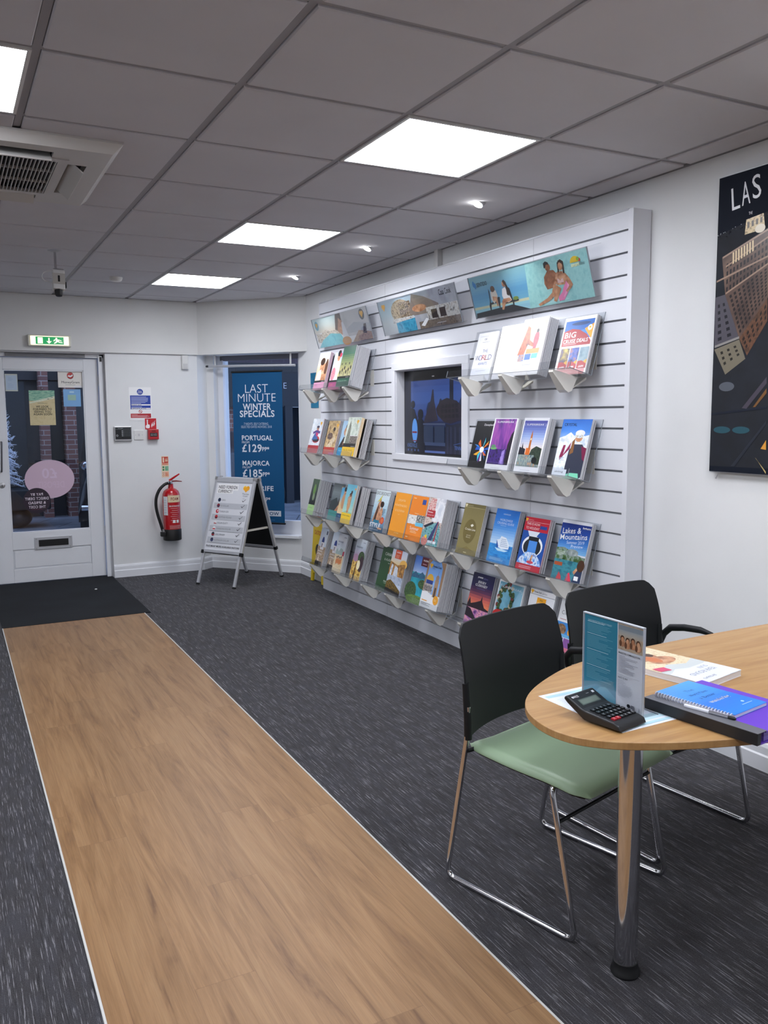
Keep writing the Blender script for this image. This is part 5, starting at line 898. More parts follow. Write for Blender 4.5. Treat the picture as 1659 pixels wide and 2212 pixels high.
def h_mid(g): g.grad(0, 1, ['#b8bcc0', '#c8d0d0', '#b4ccd4', '#a8b8c4'], 0, .46); g.e(.3, .6, .14, .34, mott('cliff', ['#7a6a50', '#c8b494', '#54483a'], 50)); g.r(.28, .4, .44, .85, mott('hotel', ['#3a322c', '#8a7660', '#c2b49c'], 80)); g.r(.16, .28, .44, .42, mott('marina', ['#4a4642', '#e4e2de', '#8a8680'], 90)); g.p([(.2, 0), (.2, .3), (.5, .36), (.52, 0)], mott('pool', ['#1c6a8c', '#4aa4c4', '#2a86a8'], 30)); g.r(.46, 0, 1, 1, mott('grey_sky', ['#9a9ca4', '#b0b2ba', '#888a94'], 5)); g.p([(.40, .5), (.48, 1), (.62, .86), (.78, .6), (.78, .4), (.46, .4)], '#8a7c72'); g.e(.54, .58, .09, .10, SKIN); g.r(.62, .18, 1, .55, mott('villa', ['#6a625a', '#e0ded8', '#a89a8a'], 30)); g.qgrid([(.66, .2), (.86, .2), (.86, .5), (.66, .5)], 2, 1, .7, .8, '#3c302a'); g.r(.5, 0, 1, .2, mott('deck', ['#4a4038', '#8a7a6a', '#5c5048'], 60)); g.p([(.52, .1), (.6, .28), (.63, .24), (.56, .06)], W_); heart(g, .07, .84, .4); g.t('Casa Cook', .88, .86, .16, '#1c1c20', .14, .005); g.lines(.72, .08, .9, .11, 1, '#e4e4e8', 2)
def h_right(g):  # print colours paled to carry the reflection haze of the cover
    g.grad(.0, 1, ['#a4d0da', '#74b6d2', '#5a9ec8', '#7cb4ca', '#88b8c0'], 0, .53); g.r(0, .20, .52, .26, '#d6d6b0'); g.r(0, .14, .52, .20, '#9ad0dc'); g.p([(0, 0), (.01, .12), (.36, .17), (.50, 0)], '#24262c')
    g.p([(.500, 0), (.526, 1), (1, 1), (1, 0)], mott('pool_water', ['#86c2c4', '#a6d8d4', '#94cccc'], 26))
    for k in range(3): g.p([(.60+.04*k, .03), (.66+.05*k, .10+.03*k), (.74+.04*k, .05)], '#b4e0de')
    DKC = '#2a282c'
    g.p([(.175, .591), (.167, .644), (.160, .337), (.148, .247), (.150, .102), (.158, .10), (.169, .26), (.236, .29), (.238, .153), (.245, .15), (.259, .402), (.241, .412), (.225, .326), (.167, .309)], DKC); g.p([(.182, .563), (.234, .58), (.243, .434), (.200, .270), (.178, .378)], '#d9cfc2'); g.e(.207, .62, .020, .075, '#6a4a34', 12); g.p([(.195, .45), (.235, .42), (.235, .20), (.222, .20), (.215, .34), (.195, .34)], SKIN)
    g.p([(.349, .581), (.360, .552), (.371, .271), (.419, .267), (.420, .232), (.376, .222), (.375, .084), (.362, .091), (.364, .229), (.300, .216), (.300, .25)], DKC); g.p([(.294, .568), (.322, .60), (.345, .42), (.362, .273), (.330, .238), (.300, .26), (.283, .412)], '#e6e2e2'); g.p([(.288, .34), (.345, .34), (.360, .27), (.302, .238), (.276, .089), (.259, .096), (.275, .30)], SKIN); g.e(.318, .68, .018, .075, SKIN, 12); g.p([(.308, .745), (.322, .775), (.336, .72), (.350, .55), (.345, .38), (.328, .42), (.330, .62), (.316, .69)], '#3a281c'); g.e(.398, .300, .024, .045, '#7c9440', 10)
    g.p([(.694, .735), (.739, .716), (.760, .631), (.745, .454), (.712, .349), (.668, .336), (.653, .463), (.659, .61)], mott('tan_skin', ['#7a4a30', '#9a6242', '#b47a56'], 40)); g.e(.700, .80, .020, .085, mott('tan_skin', [], 1), 14); g.p([(.672, .80), (.672, .90), (.690, .935), (.710, .90), (.712, .855), (.692, .86), (.682, .79)], '#1c1614')
    g.p([(.818, .445), (.843, .388), (.826, .232), (.779, .050), (.741, .044), (.740, .135), (.775, .22), (.787, .297)], '#ea86b4'); g.p([(.825, .40), (.838, .37), (.822, .25), (.785, .10), (.780, .13), (.810, .25)], '#f3aacb'); g.p([(.741, .515), (.754, .485), (.742, .409), (.726, .397)], '#ea86b4')
    g.p([(.765, .666), (.801, .652), (.826, .584), (.819, .465), (.806, .369), (.748, .384), (.738, .438), (.752, .600)], SKIN); g.p([(.757, .526), (.770, .50), (.777, .46), (.785, .50), (.799, .498), (.802, .42), (.754, .425)], '#dcb8b4')
    g.p([(.826, .584), (.848, .467), (.863, .334), (.843, .264), (.810, .200), (.805, .234), (.836, .33), (.812, .469)], SKIN); g.p([(.752, .616), (.738, .50), (.722, .422), (.699, .265), (.713, .256), (.743, .429), (.765, .58)], SKIN)
    g.p([(.748, .384), (.770, .265), (.737, .221), (.668, .088), (.584, .012), (.575, .061), (.657, .159), (.702, .262), (.732, .372)], SKIN); g.p([(.736, .400), (.773, .306), (.744, .153), (.719, .040), (.701, .070), (.717, .254)], mott('lit_skin', ['#b07850', '#c88f68', '#dcaa84'], 40))
    g.p([(.770, .640), (.776, .845), (.802, .905), (.823, .845), (.819, .600), (.808, .60), (.809, .78), (.790, .82), (.780, .64)], '#3c2a1e'); g.e(.796, .76, .017, .085, SKIN, 14); g.p([(.778, .80), (.790, .86), (.812, .80), (.806, .885), (.786, .885)], '#3c2a1e')
    P = [(.906+.034*math.cos(math.pi*k/12), .770+.125*math.sin(math.pi*k/12)) for k in range(13)]; g.p(P, '#ecc92c'); g.t('smart', .905, .725, .085, '#f6ecae', .058, .015); g.t('line', .955, .728, .085, '#6f8e90', .036); g.e(.938, .80, .008, .035, '#b8383c'); g.e(.928, .825, .010, .04, '#8aaa3c')
    g.t('SENTIDO', .121, .796, .10, '#22303e', .100, .01); g.e(.042, .83, .009, .075, '#2f7ab4'); g.e(.055, .78, .009, .075, '#2f7ab4')
header(6.345, 5.375, h_left, 'wide header poster with beach town and cream sky, left end')
header(5.195, 4.228, h_mid, 'wide header poster with pool villa and clifftop hotel, middle one')
header(4.078, 3.095, h_right, 'wide header poster with a couple in turquoise pool water')

# ------------------------------------------------------------------ night city poster
ps = thing('wall_poster', 'tall night city poster with LAS in white brush lettering', 'poster', M=frame((XW-.028, 2.513, 1.193), (0, -1, 0), (0, 0, 1)))
PWD, PHT = .84, 1.178
g = G().sheet(PWD, PHT, mat('poster_night_sky', '#0b1322', .75, 0, .25), .006); g.dz = .00004
def q(px_, py_): return (max(.002, (px_-515+60*(py_-260)/1850)/1335/PWD), max(.002, 1-(py_-260)/1600/PHT))
def Q(*pp): return [q(*a) for a in pp]
g.p(Q((500, 620), (900, 520), (1500, 400), (1500, 2100), (455, 2110)), mott('night_city', ['#0a0f18', '#0f1520', '#141a26'], 12, (1, 1, 1), .75))
rg = random.Random(2)
for k in range(150):
    x = rg.uniform(490, 1400); y = 640-(x-490)*.24+rg.uniform(-22, 22); a, b = q(x, y); g.z -= g.dz; g.r(a, b, a+.004, b+.002, '#c8ccd4')
FAC = mott('stone_lit', ['#4c3c36', '#634e44', '#7a6152'], 10)
g.p(Q((535, 760), (823, 640), (1300, 470), (1300, 900), (823, 1060), (650, 1290), (556, 1000)), FAC); g.qgrid([q(556, 1000), q(823, 860), q(823, 690), q(560, 800)], 12, 4, .5, .6, '#1f1a1d'); g.qgrid([q(650, 1270), q(823, 1040), q(823, 870), q(575, 1010)], 9, 9, .5, .6, '#1f1a1d')
g.qgrid([q(823, 1040), q(1300, 880), q(1300, 520), q(823, 690)], 20, 11, .5, .6, '#1f1a1d')
for a, b in (((540, 770), (823, 655)), ((560, 830), (823, 700)), ((500, 915), (823, 815)), ((560, 1000), (823, 860))): p0, p1 = q(*a), q(*b); g.p([p0, p1, (p1[0], p1[1]+.006), (p0[0], p0[1]+.006)], '#a98c78')
g.qgrid([q(600, 820), q(740, 760), q(740, 690), q(600, 745)], 8, 1, .55, .95, '#e8d2a8')
g.p(Q((490, 1010), (556, 1000), (650, 1290), (486, 1335)), '#56535c'); g.qgrid([q(490, 1310), q(620, 1270), q(560, 1040), q(500, 1050)], 2, 6, .4, .5, '#1c1c24')
g.p(Q((486, 1345), (650, 1295), (690, 1420), (560, 1512)), '#7d7665'); g.qgrid([q(540, 1470), q(670, 1390), q(640, 1320), q(510, 1360)], 3, 3, .35, .5, '#26241f')
g.p(Q((650, 1290), (823, 1060), (823, 1200), (700, 1400)), mott('amber_lit', ['#54392b', '#74503a', '#483529'], 30)); g.qgrid([q(690, 1370), q(823, 1180), q(823, 1080), q(660, 1300)], 6, 3, .45, .6, '#241a16')
p0, p1 = q(490, 1335), q(650, 1290); g.p([p0, p1, (p1[0], p1[1]+.008), (p0[0], p0[1]+.008)], '#96928f')
g.p(Q((680, 650), (690, 560), (795, 545), (805, 640)), mott('cupola', ['#8a6c44', '#e8d09a', '#b8966a'], 60)); g.qgrid([q(690, 620), q(795, 600), q(795, 560), q(690, 575)], 4, 1, .5, .8, '#4a3826'); g.e(*q(775, 632), .028, .014, '#f6ead0')
g.e(*q(570, 1590), .045, .016, '#5c616a'); g.e(*q(540, 1870), .05, .012, '#2c5460'); g.e(*q(665, 1870), .05, .012, '#2c5460'); g.p(Q((470, 1760), (823, 1720), (823, 1735), (470, 1775)), '#1c2230')
g.p(Q((670, 1730), (823, 1540), (823, 1580), (700, 1735)), '#4a4450'); g.p(Q((740, 1725), (823, 1610), (823, 1640), (755, 1725)), '#7a5530'); g.p(Q((790, 1985), (823, 1930), (823, 1990)), '#d89a40'); g.p(Q((600, 2105), (823, 1810), (823, 1830), (625, 2105)), '#2a2e38'); g.p(Q((755, 2040), (823, 2125), (823, 2140), (765, 2050)), '#c9b47a')
for s_, x, y, hh in (('L', 622, 408, .078), ('A', 685, 393, .080), ('S', 752, 370, .080), ('V', 900, 330, .09), ('E', 980, 310, .085), ('G', 1070, 290, .09), ('A', 1160, 265, .09), ('S', 1240, 250, .09)):
    a, b = q(x, y); g.t(s_, a, b-.0, hh, '#dfe1e6', .046, .0, rot=.10)
g.t('THE', *q(717, 525), .010, '#dfe1e6', .02)
g.build('print', ps)
G().box(-.004, PWD+.004, -.004, PHT+.004, -.010, -.006, ALU).build('backing_board', ps)
for x in (.04, PWD-.04): G().tube([(x, -.004, -.012), (x-.012, -.03, -.008)], .003, STEEL, 8).build('retaining_clip', ps); 
for x, y in ((.06, .06), (.06, PHT-.06), (PWD-.06, .06), (PWD-.06, PHT-.06)): G().tube([(x, y, -.010), (x, y, -.0278)], .012, STEEL, 12).build('standoff', ps)

# ------------------------------------------------------------------ table
tb = thing('meeting_table', 'round ended beech table with a chrome leg, right foreground', 'table', (1.482, 1.525, 0))
OUT = [(2.70, 1.868), (2.40, 1.874), (2.12, 1.872), (1.90, 1.864), (1.74, 1.853), (1.60, 1.835), (1.497, 1.805), (1.389, 1.752), (1.304, 1.698), (1.243, 1.643), (1.203, 1.585), (1.182, 1.530), (1.174, 1.478), (1.178, 1.430), (1.194, 1.388), (1.232, 1.344), (1.283, 1.307), (1.359, 1.268), (1.445, 1.235), (1.563, 1.200), (1.70, 1.168), (1.90, 1.140), (2.2, 1.122), (2.70, 1.115)]
def smooth_outline(P, n=4):
    R_ = []
    for i in range(len(P)-1):
        p0, p1, p2, p3 = (Vector(P[max(i-1, 0)]), Vector(P[i]), Vector(P[i+1]), Vector(P[min(i+2, len(P)-1)]))
        for k in range(n): t_ = k/n; R_.append(.5*((2*p1)+(-p0+p2)*t_+(2*p0-5*p1+4*p2-p3)*t_*t_+(-p0+3*p1-3*p2+p3)*t_**3))
    R_.append(Vector(P[-1])); return [(a.x-1.482, a.y-1.525) for a in R_]
g = G().prism(smooth_outline(OUT)[::-1], .712, .73, BEECH); g.build('tabletop', tb, 45, .0018)
for x, y in ((0, 0), (1.02, -.03)):
    lg = G().tube([(x, y, .030), (x, y, .705)], .0295, CHROME, 36).build('leg', tb, 40)
    G().lathe([(.030, .712), (.045, .712), (.045, .704), (.030, .704)], STEEL, (x, y, 0), 24).build('mounting_plate', lg)
    G().lathe([(.035, 0), (.038, .006), (.036, .014), (.032, .020), (.0315, .036), (.0285, .038)], BLK, (x, y, 0), 32).build('foot', lg, 35)

# ------------------------------------------------------------------ chairs
def chair(cx, cy, hd, label, arms):
    h = Vector((hd[0], hd[1], 0)).normalized(); s = Vector((h.y, -h.x, 0))
    t = thing('stacking_chair', label, 'chair', M=frame((cx, cy, 0), s, h))
    def seat(u, v, top):
        a = 2*u-1; b = v; y = -.185+.445*b; wd = .212+.030*math.sin(min(b*1.6, 1)*math.pi/2)
        e = 1-min(1, (1-abs(a))/.10); f = max(1-min(1, b/.08), 1-min(1, (1-b)/.10)); cor = .018*(max(0, abs(a)-.72)/.28)**2
        wd -= .022*max(0, (b-.86)/.14)**2 + .018*max(0, (.12-b)/.12)**2
        rnd = .017*min(1.0, (e**2.2+f**2.2)); dish = .012*(1-a*a)*(1-b)*1.0
        fall = .020*max(0, (b-.62)/.38)**2
        z = (.452-dish-rnd-fall) if top else (.424-fall*.8+.005*(e+f))
        return (wd*a, y, z)
    g = G().shell(lambda u, v: seat(u, v, True), lambda u, v: seat(u, v, False), 28, 26, GREEN); g.build('seat', t, 60)
    def pan(u, v, top): p = seat(u*.94+.03, v*.92+.04, False); return (p[0], p[1], p[2]-(.001 if top else .008))
    G().shell(lambda u, v: pan(u, v, True), lambda u, v: pan(u, v, False), 12, 12, BLKP).build('seat_pan', t, 50)
    def back(u, v, o):
        a = 2*u-1; tcurve = v
        zt = .806-.012*(1-abs(a))*0 - .034*max(0, (abs(a)-.84)/.16)**2
        z = .472+(zt-.472)*v
        q_ = (z-.472)/.334
        wd = .238+.008*math.sin(q_*math.pi)-.004*q_**3
        yb = -.150-.012*q_-.105*max(0, q_-.5)**1.5
        depth = .048*(1-.35*q_)
        return (wd*a, yb-depth*(1-abs(a)**2.2)-o, z+.012*(1-a*a)*(1-v)*.4)
    G().shell(lambda u, v: back(u, v, 0), lambda u, v: back(u, v, .007), 30, 22, BLKP).build('backrest', t, 50)
    for sg in (-1, 1):
        x = sg*.240
        G().tube([(x, -.154, .57), (x, -.152, .50), (x, -.238, .0095), (x, .238, .0095), (x, .150, .425), (sg*.13, .135, .424)], .0085, CHROME, 12, .035).build('side_frame', t, 50)
        G().tube([(sg*.236, -.156, .468), (sg*.238, -.155, .53), (sg*.240, -.163, .64)], [.0122, .0125, .0105], BLKP, 12).build('back_sleeve', t, 50)
        G().tube([(sg*.238, -.158, .432), (sg*.10, -.150, .424)], .007, BLKP, 8).build('seat_bracket', t, 50)
        if arms:
            G().tube([(sg*.245, -.165, .56), (sg*.262, -.158, .60), (sg*.266, -.130, .628), (sg*.266, -.07, .640), (sg*.264, .0, .645), (sg*.262, .05, .640)], [.012, .013, .0135, .013, .012, .007], BLKP, 12, 0).build('armrest', t, 50)
    G().tube([(-.240, .172, .325), (.240, .172, .325)], .0055, BLKP, 8).build('crossbar', t, 50)
    return t
chair(1.612, 1.966, (.265, -.964), 'nearer chair with black back and green seat, no armrests, at the table end', False)
chair(2.154, 2.121, (.12, -.99), 'farther black backed chair with armrests, behind the round ended table', True)

# ------------------------------------------------------------------ things on the table
TZ = .73
pm = frame((1.287, 1.655, TZ+.0006), (1, .03, 0), (0, 1, 0)) if 0 else None
def tquad(name, P, draw, label, cat, base, th=.0005):       # sheet lying on the table: P = lower left, lower right, upper left
    o = Vector((*P[0], TZ+th)); u = Vector((*P[1], TZ+th))-o; v = Vector((*P[2], TZ+th))-o
    v = v-u.normalized()*v.dot(u.normalized()); g = G().sheet(u.length, v.length, base, th); draw(g)
    return tag(g.build(name, None, None, 0, frame(o, u, v)), label, cat)
def d_paper(g):
    g.r(.05, .90, .95, .955, '#b4dae6'); g.lines(.12, .60, .85, .86, 9, '#c6d2e2', 3, .25); g.r(.05, .10, .95, .20, '#c4e0ea'); g.r(.10, .13, .55, .17, '#e9eef4'); g.lines(.12, .26, .85, .55, 8, '#cdd6e4', 8, .25); g.r(.05, .03, .95, .07, '#b4dae6')
tquad('printed_sheet', ((1.298, 1.362), (1.472, 1.368), (1.287, 1.650)), d_paper, 'white and pale blue printed sheet lying under the sign holder', 'paper', '#e6ecf6')
hn = thing('sign_holder', 'clear upright sign holder with teal privacy policy sheet on the table', 'sign holder', M=frame((1.3905, 1.597, TZ+.0012), (.0365, -.9993, 0), (0, 0, 1)))
w, h = .192, .207
g = G().sheet(w, h, '#e9eaf0', .0008); g.r(0, 0, .575, 1, '#2f8ca6'); g.t('DATA PROTECTION PRIVACY POLICY', .06, .935, .020, '#c9e4ee', .42, .02, 'l')
for k, (a, b, n_) in enumerate(((.80, .91, 7), (.62, .77, 9), (.42, .58, 9), (.24, .39, 8))): g.lines(.05, a, .52, b, n_, '#6fb3c6', k+2, .35); g.r(.05, b+.008, .05+.30+.04*k % .2, b+.014, '#d4ebf2')
g.lines(.06, .045, .2, .06, 1, '#8ec8d8', 3); g.p([(.12, .0), (.30, .17), (.40, .19), (.575, .10), (.575, 0)], '#4aa0b8')
g.r(.595, .70, 1, 1, mott('beach_photo', ['#b49a80', '#cdb79c', '#bfa68a'], 60)); g.r(.595, .92, 1, .985, '#8f9aa2'); g.grad(.86, .93, ['#c9bba8', '#a9b0b2'], .595, 1, 4)
for k in range(4): x = .665+.088*k; y = .825-.012*(k % 2); g.e(x, y-.045, .050, .045, SKIN, 14); g.e(x-.028, y-.05, .022, .04, '#6a4630', 10); g.e(x, y+.008, .034, .036, '#4a3022', 14); g.e(x+.004, y-.004, .026, .030, SKIN, 14)
g.t('MARKETING COMMUNICATIONS', .615, .665, .020, '#2a2c34', .35, .03, 'l'); g.lines(.615, .44, .94, .645, 13, '#9a9ca8', 4, .35); g.r(.60, .405, .97, .409, '#b4b6c0'); g.t('WAYS TO PAY', .615, .375, .020, '#2a2c34', .16, .03, 'l'); g.lines(.615, .16, .86, .355, 12, '#b0b2bc', 6, .3); g.e(.80, .075, .028, .022, '#1c1e24'); g.r(.84, .055, .89, .095, '#6a6c76'); g.r(.92, .05, .965, .095, '#c4c6ce')
g.build('printed_insert', hn, None, 0, T(0, .004, .002))
g = G().box(-.003, w+.003, 0, h+.008, .0035, .0055, ACRYL).box(-.003, w+.003, 0, h+.008, -.002, 0, ACRYL).box(0, w, 0, .002, -.052, .04, ACRYL)
for a, b, c, d in ((-.003, w+.003, h+.006, h+.0085), (-.003, -.0018, 0, h+.008), (w+.0018, w+.003, 0, h+.008)): g.box(a, b, c, d, -.0022, .0057, mat('acrylic_bright_edge', '#c4cad2', .1))
g.box(-.0, .0012, 0, .0022, -.052, .04, ACRYE).box(0, w, 0, .0022, -.0532, -.052, ACRYE)
g.build('acrylic_stand', hn)
ca = thing('calculator', 'black desk calculator with two red keys beside the sign holder', 'calculator', M=frame((1.2865, 1.357, TZ+.0045), (.977, .212, 0), (-.165, .986, 0)))
CB = mat('calculator_black', '#16181b', .4); cw, cl = .098, .160
g = G(); prof = [(0, 0), (.006, .012), (.02, .016), (.098, .022), (.108, .024), (.152, .044), (.158, .042), (.160, .036), (.150, .028), (.112, .006), (.10, 0)]
g.extr([(0, y, z) for y, z in prof], (cw, 0, 0), CB); g.build('body', ca, None, .003)
sl = math.atan2(.020, .044); Md = T(0, .108, .0243) @ Matrix.Rotation(sl, 4, 'X')
g = G().sheet(cw, .048); g.M = Md; g.r(.16, .16, .84, .56, '#4f5a54'); g.r(.20, .22, .80, .50, '#66726a'); g.t('OFFICE', .20, .78, .13, '#d9dadc', .22, .02); g.r(.82, .72, .90, .86, '#c9ccd0'); g.r(.60, .76, .70, .80, '#8a8d92'); g.e(.10, .78, .03, .06, '#c9ccd0'); g.build('display', ca)
sl2 = math.atan2(.006, .078); Mk = T(0, .020, .0162) @ Matrix.Rotation(sl2, 4, 'X'); KD = mat('key_black', '#0b0c0e', .3); KR = mat('key_red', '#a8202c', .35)
for j in range(5):
    for i in range(6 if j < 4 else 5):
        x = .013+.0138*i; y = .006+.0145*j
        if i == 0 and j < 1: mt = KD
        mt = KR if (i in (0, 1) and j == 0) else KD
        g = G(); g.M = Mk @ T(x, y, 0); g.box(0, .0105, 0, .0098, -.001, .0032, mt)
        g.sheet(.0105, .0098); g.z = .0034; g.t('789/M%456*C+123-=0.+=AXTG+'[(j*5+i) % 26], .5, .5, .5, '#b9bcc0', .35, .02)
        g.build('key', ca, None, 0)
def lying(label, name, cat, o, u, v, W, L, th, base, draw, pages, group=None, z=TZ):
    t = thing(name, label, cat, M=frame((*o, z+th+.0005), (*u, 0), (*v, 0)))
    G().box(.001, W-.001, .001, L-.001, -th+.0006, -.0006, pages).build('pages', t)
    g = G().sheet(W, L, base, .0006); draw(g); g.build('cover', t); G().box(0, W, 0, L, -th, -th+.0006, base).build('back_cover', t)
    return t
def d_mag(g):
    g.r(0, 0, 1, .60, SAND); g.p([(0, .70), (0, .50), (.3, .56), (.6, .47), (1, .58), (1, .7)], '#c9d0d0'); g.p([(0, .64), (.3, .70), (.7, .60), (1, .68), (1, .7), (0, .7)], '#dfe4e6'); g.e(.42, .36, .26, .10, SKIN); g.e(.55, .22, .26, .09, SKIN); g.e(.52, .30, .10, .10, '#c9703a'); g.e(.38, .18, .08, .06, '#4a2c1c'); g.e(.66, .12, .08, .05, '#4a2c1c'); g.r(0, .66, 1, 1, '#e3e7ef'); g.t('YEAR ROUND', .48, .80, .060, '#6a7694', .62, .0); g.t('SUN', .28, .72, .05, '#8490a8', .2); g.t('airtours', .64, .93, .045, '#5a6480', .3, .0); g.p([(.75, .50), (.96, .47), (.97, .57), (.77, .60)], '#d2386a')
mu, mvv = Vector((-.978, -.207)).normalized(), Vector((.207, -.978)).normalized()
mg = lying('pale beach magazine lying face up on the table behind the notebook', 'magazine', 'magazine', (1.806, 1.812), (mu.x, mu.y), (mvv.x, mvv.y), .185, .297, .016, '#e6eaf0', d_mag, PAGEW)
fu, fv = Vector((.99, .125)).normalized(), Vector((-.125, .99)).normalized()
# purple document folder with a grey spine
fo = thing('document_folder', 'purple document folder with dark grey spine at the table edge', 'folder', M=frame((1.492, 1.168, TZ), (fu.x, fu.y, 0), (fv.x, fv.y, 0)))
FW, FL, FH = .225, .292, .027; PUR = mat('purple_card', '#6a3fc0', .4); GSP = mat('grey_spine', '#66676d', .35)
G().box(.012, FW, 0, FL, .0005, .0035, PUR).build('base_board', fo); G().box(.030, FW-.004, .004, FL-.004, .004, FH-.003, mott('folder_contents', ['#4a3a86', '#7a64c0', '#33304a'], 1, (3, 3, 500))).build('contents', fo)
g = G().box(0, .014, 0, FL, .0005, FH, mat('black_spine', '#1c1d20', .45)).extr([(-.001, -.001, FH+.0014), (.034, -.001, FH+.0016), (.034, FL+.001, FH+.0016), (-.001, FL+.001, FH+.0014)], (0, 0, -.0013), GSP); g.build('spine', fo, None, .001)
G().box(.030, FW+.002, -.001, FL+.001, FH-.003, FH, PUR).build('front_cover', fo)
def d_note(g):
    g.grad(0, 1, ['#2f86e0', '#2a78dc', '#3a92ea', '#4aa2f0'])
    for k, (s_, wd) in enumerate((('the', .18), ('dusk', .30), ('before', .42), ('wandering', .50))): pass
    for k, (s_, wd) in enumerate((("The", .22), ('World Makes', .50), ('a Better', .44))): g.t(s_, .50, .78-.12*k, .060, '#20407a', wd, -.008, rot=.0)
    g.t('wandering', .52, .40, .065, '#e8ecf6', .56, .025); g.t('wandering', .52, .402, .055, '#2a4a86', .52, -.01); g.lines(.55, .12, .9, .15, 1, '#a8d0f6', 3); g.e(.72, .19, .03, .02, '#b8dcf8')
nu, nvv = Vector((.96, .28)).normalized() if 0 else Vector((.985, .175)).normalized(), Vector((-.115, .993)).normalized()
nvv = Vector((-nu.y, nu.x))
nb = lying('bright blue spiral notebook on top of the purple folder', 'notebook', 'notebook', (1.524, 1.254), (nu.x, nu.y), (nvv.x, nvv.y), .138, .205, .0085, '#2f86e0', d_note, PAGEW, None, TZ+FH)
g = G()
for k in range(26): y = .006+k*.0077; g.tube([(-.004+.006*math.cos(a), y, -.0032+.0058*math.sin(a)) for a in [q_*.628 for q_ in range(10)]], .0011, mat('white_wire', '#d4d6e0', .35), 6, 0, True, True)
g.build('spiral_binding', nb, 50)
pn = thing('pen', 'white and clear ballpoint pen resting along the spiral binding', 'pen', (1.486, 1.362, TZ+FH+.0046), 0)
pd = Vector((.030, -.120, .0)).normalized()
def pp_(a): return tuple(pd*a)
G().tube([pp_(0), pp_(.060)], .0044, mat('pen_white', '#e6e8f0', .3), 12).build('barrel', pn, 40); G().tube([pp_(.060), pp_(.105)], .0043, mat('pen_silver', '#b4b6c0', .2, .8), 12).build('grip', pn, 40); G().tube([pp_(.105), pp_(.118), pp_(.122)], [.0044, .0044, .0020], BLK, 12).build('tip', pn, 40)

# ------------------------------------------------------------------ outside, beyond the door and window
GZ = -.10
struct(G().box(-12, 22, 8.2, 40, GZ-.1, GZ, PAVE).build('ground'))
struct(G().box(-12, DX0-.0, 8.2, 8.5, GZ, 5, BRICK).box(3.0, 3.3, 7.3, 7.9, GZ, 0.3, BRICK).build('wall_outside'))
sh = thing('neighbouring_shop', 'dark fronted brick shop across the yard', 'building', (0, 14.2, GZ))
G().box(-6, 9, 0, .4, 2.45, 6, BRICKD).build('brick_wall', sh)
DK = mat('dark_shopfront', '#1b1d22', .45); DK2 = mat('dark_timber', '#2a2a2e', .5)
fa = G().box(3.6, 9, -.12, .1, 1.70, 2.45, DK).build('fascia', sh)
for s_, x in (('V', 4.40), ('E', 5.47)):
    vs, fs, a0, a1, b0, b1 = glyphs(s_, -.01); g = G(); g.add([((v[0]-a0)*.15, -.125, v[1]*.15) for v in vs], fs, mat('fascia_letter', '#c9ccd6', .5)); lt = g.build('letter', fa); lt.location = (x-.13, 0, 2.02)
G().box(-6, 3.6, .05, .25, 0, 2.45, mat('shop_grey', '#3c3d40', .6)).build('shopfront_panel', sh); G().box(-6, 3.6, -.06, .06, 2.12, 2.45, DK2).build('beam', sh)
G().box(-1, 1.15, .0, .05, .55, 2.1, mat('shop_glass_dull', '#33383c', .2)).build('shop_window', sh); G().box(-1, 1.3, -.15, .05, .50, .60, DK2).build('counter_ledge', sh); G().box(-1, 1.15, .0, .05, 0, .5, mat('brown_stall', '#3a2a24', .6)).build('stall_riser', sh)
for x0, x1 in ((1.34, 1.47), (1.69, 1.86)): G().box(x0, x1, -.25, .1, 0, 2.35, BRICK).build('brick_pier', sh)
G().box(1.49, 1.67, -.02, .03, 0, 2.1, mat('door_grey', '#2b2f33', .4)).build('shop_door', sh)
G().box(3.6, 4.75, -.02, .1, 0, 1.7, BRICK).build('brick_front', sh)
for x in (5.35, 5.75, 6.15): G().box(x, x+.14, -.15, .05, 0, 1.72, DK).build('post', sh)
G().box(4.75, 9, .3, .35, 0, 1.7, mat('shop_interior_dark', '#15171c', .6)).build('doorway', sh); G().box(5.16, 5.24, -.1, -.05, .65, 1.2, mat('white_panel', '#aab0c2', .5)).build('pale_notice', sh)
tr = thing('flocked_tree', 'snowy white Christmas tree outside the door glass', 'tree', (.68, 13.0, GZ+.57))
g = G(); FL_ = mat('flocked_white', '#e6ecf6', .8); rg = random.Random(11)
for k in range(260):
    z = rg.uniform(.02, 1.32); r_ = .30*(1-z/1.4)+.03; a = rg.uniform(0, 2*math.pi); e1 = Vector((math.cos(a)*r_, math.sin(a)*r_, z-.10*(r_)))
    b0 = Vector((0, 0, z+.05)); g.tube([b0, b0.lerp(e1, .5)+Vector((0, 0, .02)), e1], [.006, .007, .003], FL_, 5)
    for m__ in range(4): f_ = rg.uniform(.45, 1); c0 = b0.lerp(e1, f_); g.tube([c0, c0+Vector((rg.uniform(-.07, .07), rg.uniform(-.07, .07), rg.uniform(-.02, .06)))], [.005, .003], FL_, 4)
g.build('branches', tr); G().tube([(0, 0, 0), (0, 0, 1.4)], [.03, .008], mat('trunk_brown', '#4a3c34', .8), 8).build('trunk', tr)
pl = thing('planter', 'long dark planter trough outside below the white tree', 'planter', (.25, 12.75, GZ))
G().box(-.6, 1.05, -.05, .5, .26, .55, mat('planter_dark', '#24272a', .6)).build('trough', pl, None, .02); 
for x in (-.3, .62): G().ball((x, .2, .14), .20, .18, .145, mott('stone_foot', ['#2c3033', '#3f4448'], 8)).build('stone_foot', pl, 60)
car = thing('parked_car', 'black car with a round chrome headlamp outside, right of the door glass', 'car', (2.14, 10.2, GZ), -.15)
CBL = mat('car_black', '#0b0d12', .3, 0, .4, .1)
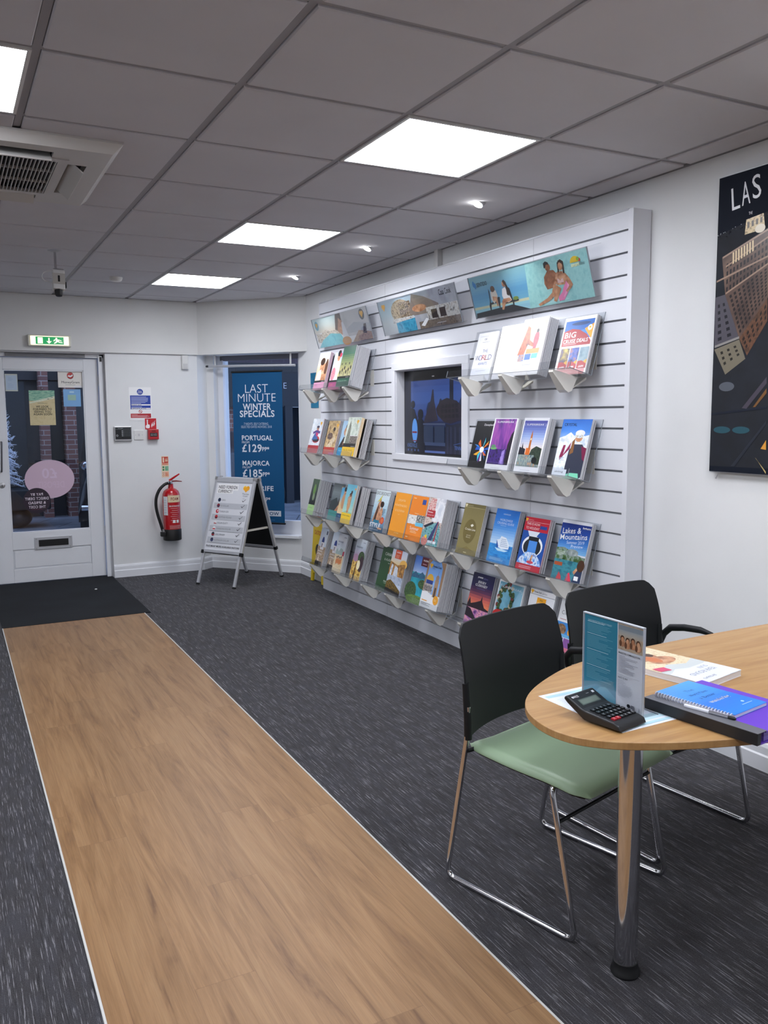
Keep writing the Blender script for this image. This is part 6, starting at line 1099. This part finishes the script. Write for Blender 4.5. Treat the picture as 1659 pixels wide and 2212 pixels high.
g = G(); sec = [(-.05, .36), (-.02, .70), (.05, 1.02), (.30, 1.16), (.9, 1.2), (1.1, 1.26), (1.45, 1.72), (2.5, 1.76), (2.95, 1.3), (3.4, 1.2), (3.5, .6), (3.45, .34)]
def carf(u, v):
    k = u*(len(sec)-1); i = min(int(k), len(sec)-2); f_ = k-i; x = sec[i][0]*(1-f_)+sec[i+1][0]*f_; z = sec[i][1]*(1-f_)+sec[i+1][1]*f_
    a = 2*v-1; y = .80*math.copysign(abs(a)**.7, a); z = .32+(z-.32)*(1-abs(a)**6*.75); return (y, x, z)
g.grid(carf, 44, 20, CBL); g.box(-.72, .72, .2, 3.3, .26, .40, CBL); g.build('body', car, 50)
for x in (-.70, .70): G().lathe([(0, -.035), (.03, -.028), (.050, 0), (.055, .06)], CHROME, (x, -.04, .985), 24, Matrix.Rotation(math.pi/2*3, 3, 'X')).build('headlamp', car, 40)
G().tube([(-.76, -.10, .50), (0, -.14, .50), (.76, -.10, .50)], .035, CHROME, 10).build('bumper', car, 40)
for x in (-.7, .7):
    for y in (.62, 2.75): G().lathe([(.18, -.09), (.33, -.09), (.35, -.05), (.35, .05), (.33, .09), (.18, .09)], RUB, (x, y, .35), 28, Matrix.Rotation(math.pi/2, 3, 'Y')).build('wheel', car, 40)
wc = thing('white_car', 'pale car far off behind the brick wall, left of the blue banner', 'car', (4.35, 12.9, GZ))
G().extr([(-.5, 0, .95), (-.1, 0, 1.02), (-.06, 0, 1.30), (.0, 0, 1.30), (.12, 0, 1.02), (.4, 0, 1.0), (.4, 0, .35), (-.5, 0, .35)], (0, 1.0, 0), mat('car_silver', '#4d5058', .3)).build('body', wc, None, .03)
G().extr([(-.07, -.02, 1.02), (-.035, -.02, 1.30), (.06, -.02, 1.02)], (0, .03, 0), mat('car_glint', '#b4bccc', .3)).build('windscreen', wc)
for x in (-.3, .25):
    for y in (.08, .92): G().lathe([(.1, -.08), (.28, -.08), (.30, -.04), (.30, .04), (.28, .08), (.1, .08)], RUB, (x, y, .30), 24, Matrix.Rotation(math.pi/2, 3, 'X')).build('wheel', wc, 40)
for x, y, s_ in ((3.02, 9.9, .15), (3.22, 10.6, .18), (3.40, 11.2, .16)):
    bs = thing('potted_shrub', 'dark leafy shrub outside, low behind the A-board and left of the banner', 'shrub', (x, y, GZ), 0, 'shrubs below the window')
    g = G(); rg = random.Random(x)
    for k in range(220):
        a, b = rg.uniform(0, 6.28), rg.uniform(-1, 1); c = Vector((math.cos(a)*math.sqrt(1-b*b), math.sin(a)*math.sqrt(1-b*b), b*.9))*s_*rg.uniform(.6, 1)+Vector((0, 0, .50)); d1_ = Vector((rg.uniform(-1, 1), rg.uniform(-1, 1), rg.uniform(-.5, 1))).normalized()*.05; d2_ = d1_.cross(Vector((rg.uniform(-1, 1), 1, 0))).normalized()*.018
        g.add([c-d1_, c+d2_, c+d1_, c-d2_], [(0, 1, 2, 3)], mott('shrub_leaf', ['#16281c', '#2c4430', '#3a543a'], 40))
    g.build('foliage', bs); G().lathe([(.09, 0), (.14, .28), (.15, .32), (.13, .32), (.12, .28)], mat('pot_dark', '#2c2a2c', .7), (0, 0, 0), 20).build('pot', bs, 40)
